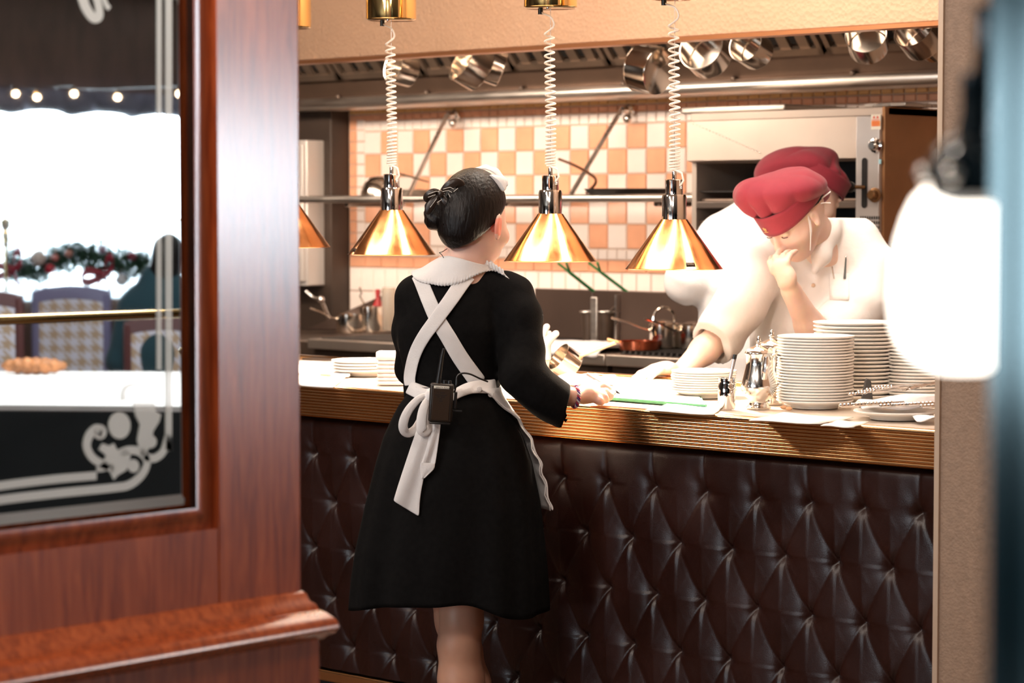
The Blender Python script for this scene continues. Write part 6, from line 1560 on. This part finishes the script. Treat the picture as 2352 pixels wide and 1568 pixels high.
# brass post with finial
c = Vd(14, 660, 14.6); t = thing('brass_post', 'slim brass post with round finial at the left edge of the mirror view', 'post', (c.x, c.y, 0))
zz = Vd(14, 505, 14.6).z
MB().lathe([(0, 0), (.05, 0), (.05, .01), (.012, .03), (.010, zz - .16), (.018, zz - .15), (.022, zz - .08), (.016, zz - .06), (.03, zz - .04), (.03, zz), (0, zz + .02)], 20, Matrix.Translation((c.x, c.y, 0))).build('post', M_BRASSP, t)
# valance, cafe curtain, rod
vt = 2.30; vx = WR - .12
y0, y1 = 8.3, 13.6; b = MB(); rr = []
for i in range(161):
    y = y0 + (y1 - y0) * i / 160; zb_ = Vd(200, 268, 17.0).z + .035 * abs(math.sin(PI * (y - y0) / .52)) ; x = vx + .025 * math.sin(y * 22); rr.append([(x, y, vt + .05), (x, y, zb_)])
M_VAL = mat('valance_cloth', (.10, .10, .15), .9, noise_amt=.3, nscale=10)
MB_ = b.grid(rr); tag(MB_.build('window_valance', M_VAL, None, solid=.006), 'scalloped dark check valance along the window top in the mirror', 'curtain')
zr = Vd(200, 508, 17.3).z; 
tag(MB().tube([(vx, y0, zr + .01), (vx, y1, zr + .01)], .010, 8).build('curtain_rod', M_BRASSP, None), 'thin brass rod of the cafe curtain across the bright window', 'curtain rod')
b = MB(); rr = []
for i in range(241):
    y = y0 + (y1 - y0) * i / 240; x = vx + .012 * math.sin(y * 60) + .008 * math.sin(y * 23); rr.append([(x, y, zr), (x, y, SILL - .02)])
m = mat('sheer_curtain', (.80, .88, .92), .9); 
nt = m.node_tree; tr_ = nt.nodes.new('ShaderNodeBsdfTranslucent'); tr_.inputs[0].default_value = (.80, .90, .96, 1); tp = nt.nodes.new('ShaderNodeBsdfTransparent'); mx = nt.nodes.new('ShaderNodeMixShader'); mx2 = nt.nodes.new('ShaderNodeMixShader'); mx.inputs[0].default_value = .5; mx2.inputs[0].default_value = .25
nt.links.new(nt.nodes['Principled BSDF'].outputs[0], mx.inputs[1]); nt.links.new(tr_.outputs[0], mx.inputs[2]); nt.links.new(mx.outputs[0], mx2.inputs[1]); nt.links.new(tp.outputs[0], mx2.inputs[2]); nt.links.new(mx2.outputs[0], nt.nodes['Material Output'].inputs[0])
tag(b.grid(rr).build('cafe_curtain', m, None, solid=0), 'sheer white cafe curtain over the lower half of the window in the mirror', 'curtain')
# string of small warm bulbs under the valance
for k, px in enumerate((36, 85, 170, 270, 412)):
    p = Vd(px, 215 + (k % 2) * 8, 16.4); t = thing('window_bulb', ('leftmost', 'second', 'third', 'fourth', 'rightmost')[k] + ' of the five small warm bulbs along the window top in the mirror', 'bulb', p, 'small bulbs along the window top')
    MB().sphere(p, .022, 10).build('bulb', mat('small_bulb', (1, .8, .6), .4, emit=(1, .68, .42), estr=14), t); MB().lathe([(0, 0), (.010, 0), (.010, .03), (0, .03)], 10, Matrix.Translation(p + UP * .018)).build('socket', M_BRASSP, t)
    MB().tube([p + UP * .05, Vector((vx, p.y, 2.36))], .003, 6).build('wire', M_BLACK, t)
# evergreen garland with baubles and a red bow
random.seed(5)
TG = 15.6; b = MB()
for i in range(4200):
    u_ = random.random(); px = 12 + 330 * u_; py = 600 + 10 * math.sin(u_ * 9) + random.gauss(0, 17) * (1 + .4 * math.sin(u_ * 31)) - (16 if random.random() < .2 else 0) + (10 if u_ < .3 else 0); p = Vd(px, py, TG + random.uniform(-.08, .10))
    d0 = Vector((random.gauss(0, 1), random.gauss(0, 1), random.gauss(0, .8))).normalized(); L_ = random.uniform(.03, .085); s_ = d0.cross(Vector((random.gauss(0, 1), random.gauss(0, 1), 1))).normalized() * .0045
    b.add([p - s_, p + s_, p + s_ * .5 + d0 * L_, p - s_ * .5 + d0 * L_], [(0, 1, 2, 3)])
g = b.build('evergreen_garland', mat('fir_green', (.022, .075, .040), .7, noise_amt=.5, nscale=12), None, smooth=False); tag(g, 'green fir garland with baubles hung across the window in the mirror', 'garland', kind='stuff')
for px, py, r_, m_, lab in ((88, 592, 18, mat('bauble_cream', (.72, .62, .58), .35), 'large cream bauble near the left end of the garland'), (278, 643, 14, mat('bauble_silver', (.62, .62, .66), .35), 'pale grey bauble hanging low under the right half of the garland'), (115, 617, 12, mat('bauble_red', (.50, .02, .04), .25), 'red bauble just below the large cream bauble'), (127, 592, 8, mat('bauble_rose', (.70, .22, .20), .3), 'small rose bauble right of the large cream bauble'), (158, 582, 9, mat('bauble_copper', (.55, .25, .2), .3), 'copper bauble in the middle of the garland'), (303, 588, 11, mat('bauble_dark', (.22, .03, .05), .3), 'dark red bauble at the right end of the garland'), (235, 573, 9, mat('bauble_mauve', (.35, .22, .30), .3), 'mauve bauble above the red bow')):
    p = Vd(px, py, TG - .12); t = thing('bauble', lab, 'bauble', p, 'baubles on the garland'); MB().sphere(p, r_ / F_PX * TG, 12).build('ball', m_, t); MB().tube([p + UP * r_ / F_PX * TG, p + UP * (r_ / F_PX * TG + .05)], .004, 6).build('cap', M_BRASSP, t)
for (cx_, cy_, lab) in ((238, 632, 'red ribbon bow hanging from the middle of the garland'), (28, 620, 'red ribbon bow at the left end of the garland')):
    t = thing('ribbon_bow', lab, 'bow', Vd(cx_, cy_, TG - .14), 'red bows on the garland'); MR = mat('red_ribbon', (.30, .01, .03), .5)
    for pts, nm in ((((-2, -2), (-36, -10), (-52, 8), (-34, 16), (0, 2)), 'loop'), (((2, -2), (6, -36), (18, -42), (22, -20), (2, 2)), 'loop'), (((0, 0), (8, 16), (18, 42)), 'tail'), (((0, 0), (-10, 14), (-16, 40)), 'tail')):
        P3 = spline([Vd(cx_ + x, cy_ + y, TG - .14) for x, y in pts], 12); bb = MB(); bb.grid([[p + UP * .026 for p in P3], [p - UP * .026 for p in P3]]); bb.build(nm, MR, t, solid=.004)
    MB().sphere(Vd(cx_, cy_, TG - .15), .022, 8).build('knot', MR, t)
# seated guest in dark teal
TG2 = 13.3; dmir = Vector((-D2.x, D2.y, 0)); rmir = Vector((-R2.x, R2.y, 0))
c = Vd(392, 0, TG2); g_ = thing('person', 'seated guest in a dark teal coat seen from behind in the mirror', 'person', (c.x, c.y, 0))
def vp(x, y, t=TG2): return Vd(x, y, t)
lo3 = Vector((c.x - .55, c.y - .55, .3)); hi3 = Vector((c.x + .6, c.y + .6, 1.5)); f = Field(lo3, hi3, .009)
f.ell(vp(392, 588), (.085, .085, .11), None, .02); f.chain([(vp(392, 610), .05), (vp(388, 660), .055)], .02); f.ell(vp(404, 595, TG2 + .03), (.07, .07, .09), None, .03)
f.cone(vp(418, 590, TG2 + .04), .02, vp(424, 596, TG2 + .04), .012, .02)
f.chain([(vp(385, 700), .10), (vp(380, 880), .11)], .04); f.chain([(vp(310, 700), .05), (vp(285, 830), .04), (vp(330, 870, TG2 + .3), .03), (vp(350, 872, TG2 + .38), .028)], .03)
f.build('body', M_SKINP, g_)
f = Field(lo3, hi3, .009); f.chain([(vp(385, 690), .16), (vp(372, 800), .22), (vp(365, 1000), .25)], .06, flat=fp(dmir), fs=1.3); f.chain([(vp(310, 690), .07), (vp(455, 690), .07)], .06); f.chain([(vp(300, 710), .075), (vp(275, 830), .07), (vp(325, 872, TG2 + .3), .055)], .04)
f.chain([(vp(355, 640), .08), (vp(345, 690), .10)], .05); f.build('coat', mat('teal_wool', (.006, .035, .050), .9, sheen=.1), g_, smooth=2)
f = Field(vp(390, 600) - Vector((.2, .2, .25)), vp(390, 600) + Vector((.2, .2, .2)), .006); f.ell(vp(388, 586, TG2 - .01), (.090, .100, .120), None, .02); f.chain([(vp(375, 625), .085), (vp(352, 700), .09)], .04); f.build('hair', M_HAIR, g_)
# guest chair
chair(372, 13.15, .95, M_CFR2, 'dark chair of the seated guest at the right of the mirror')
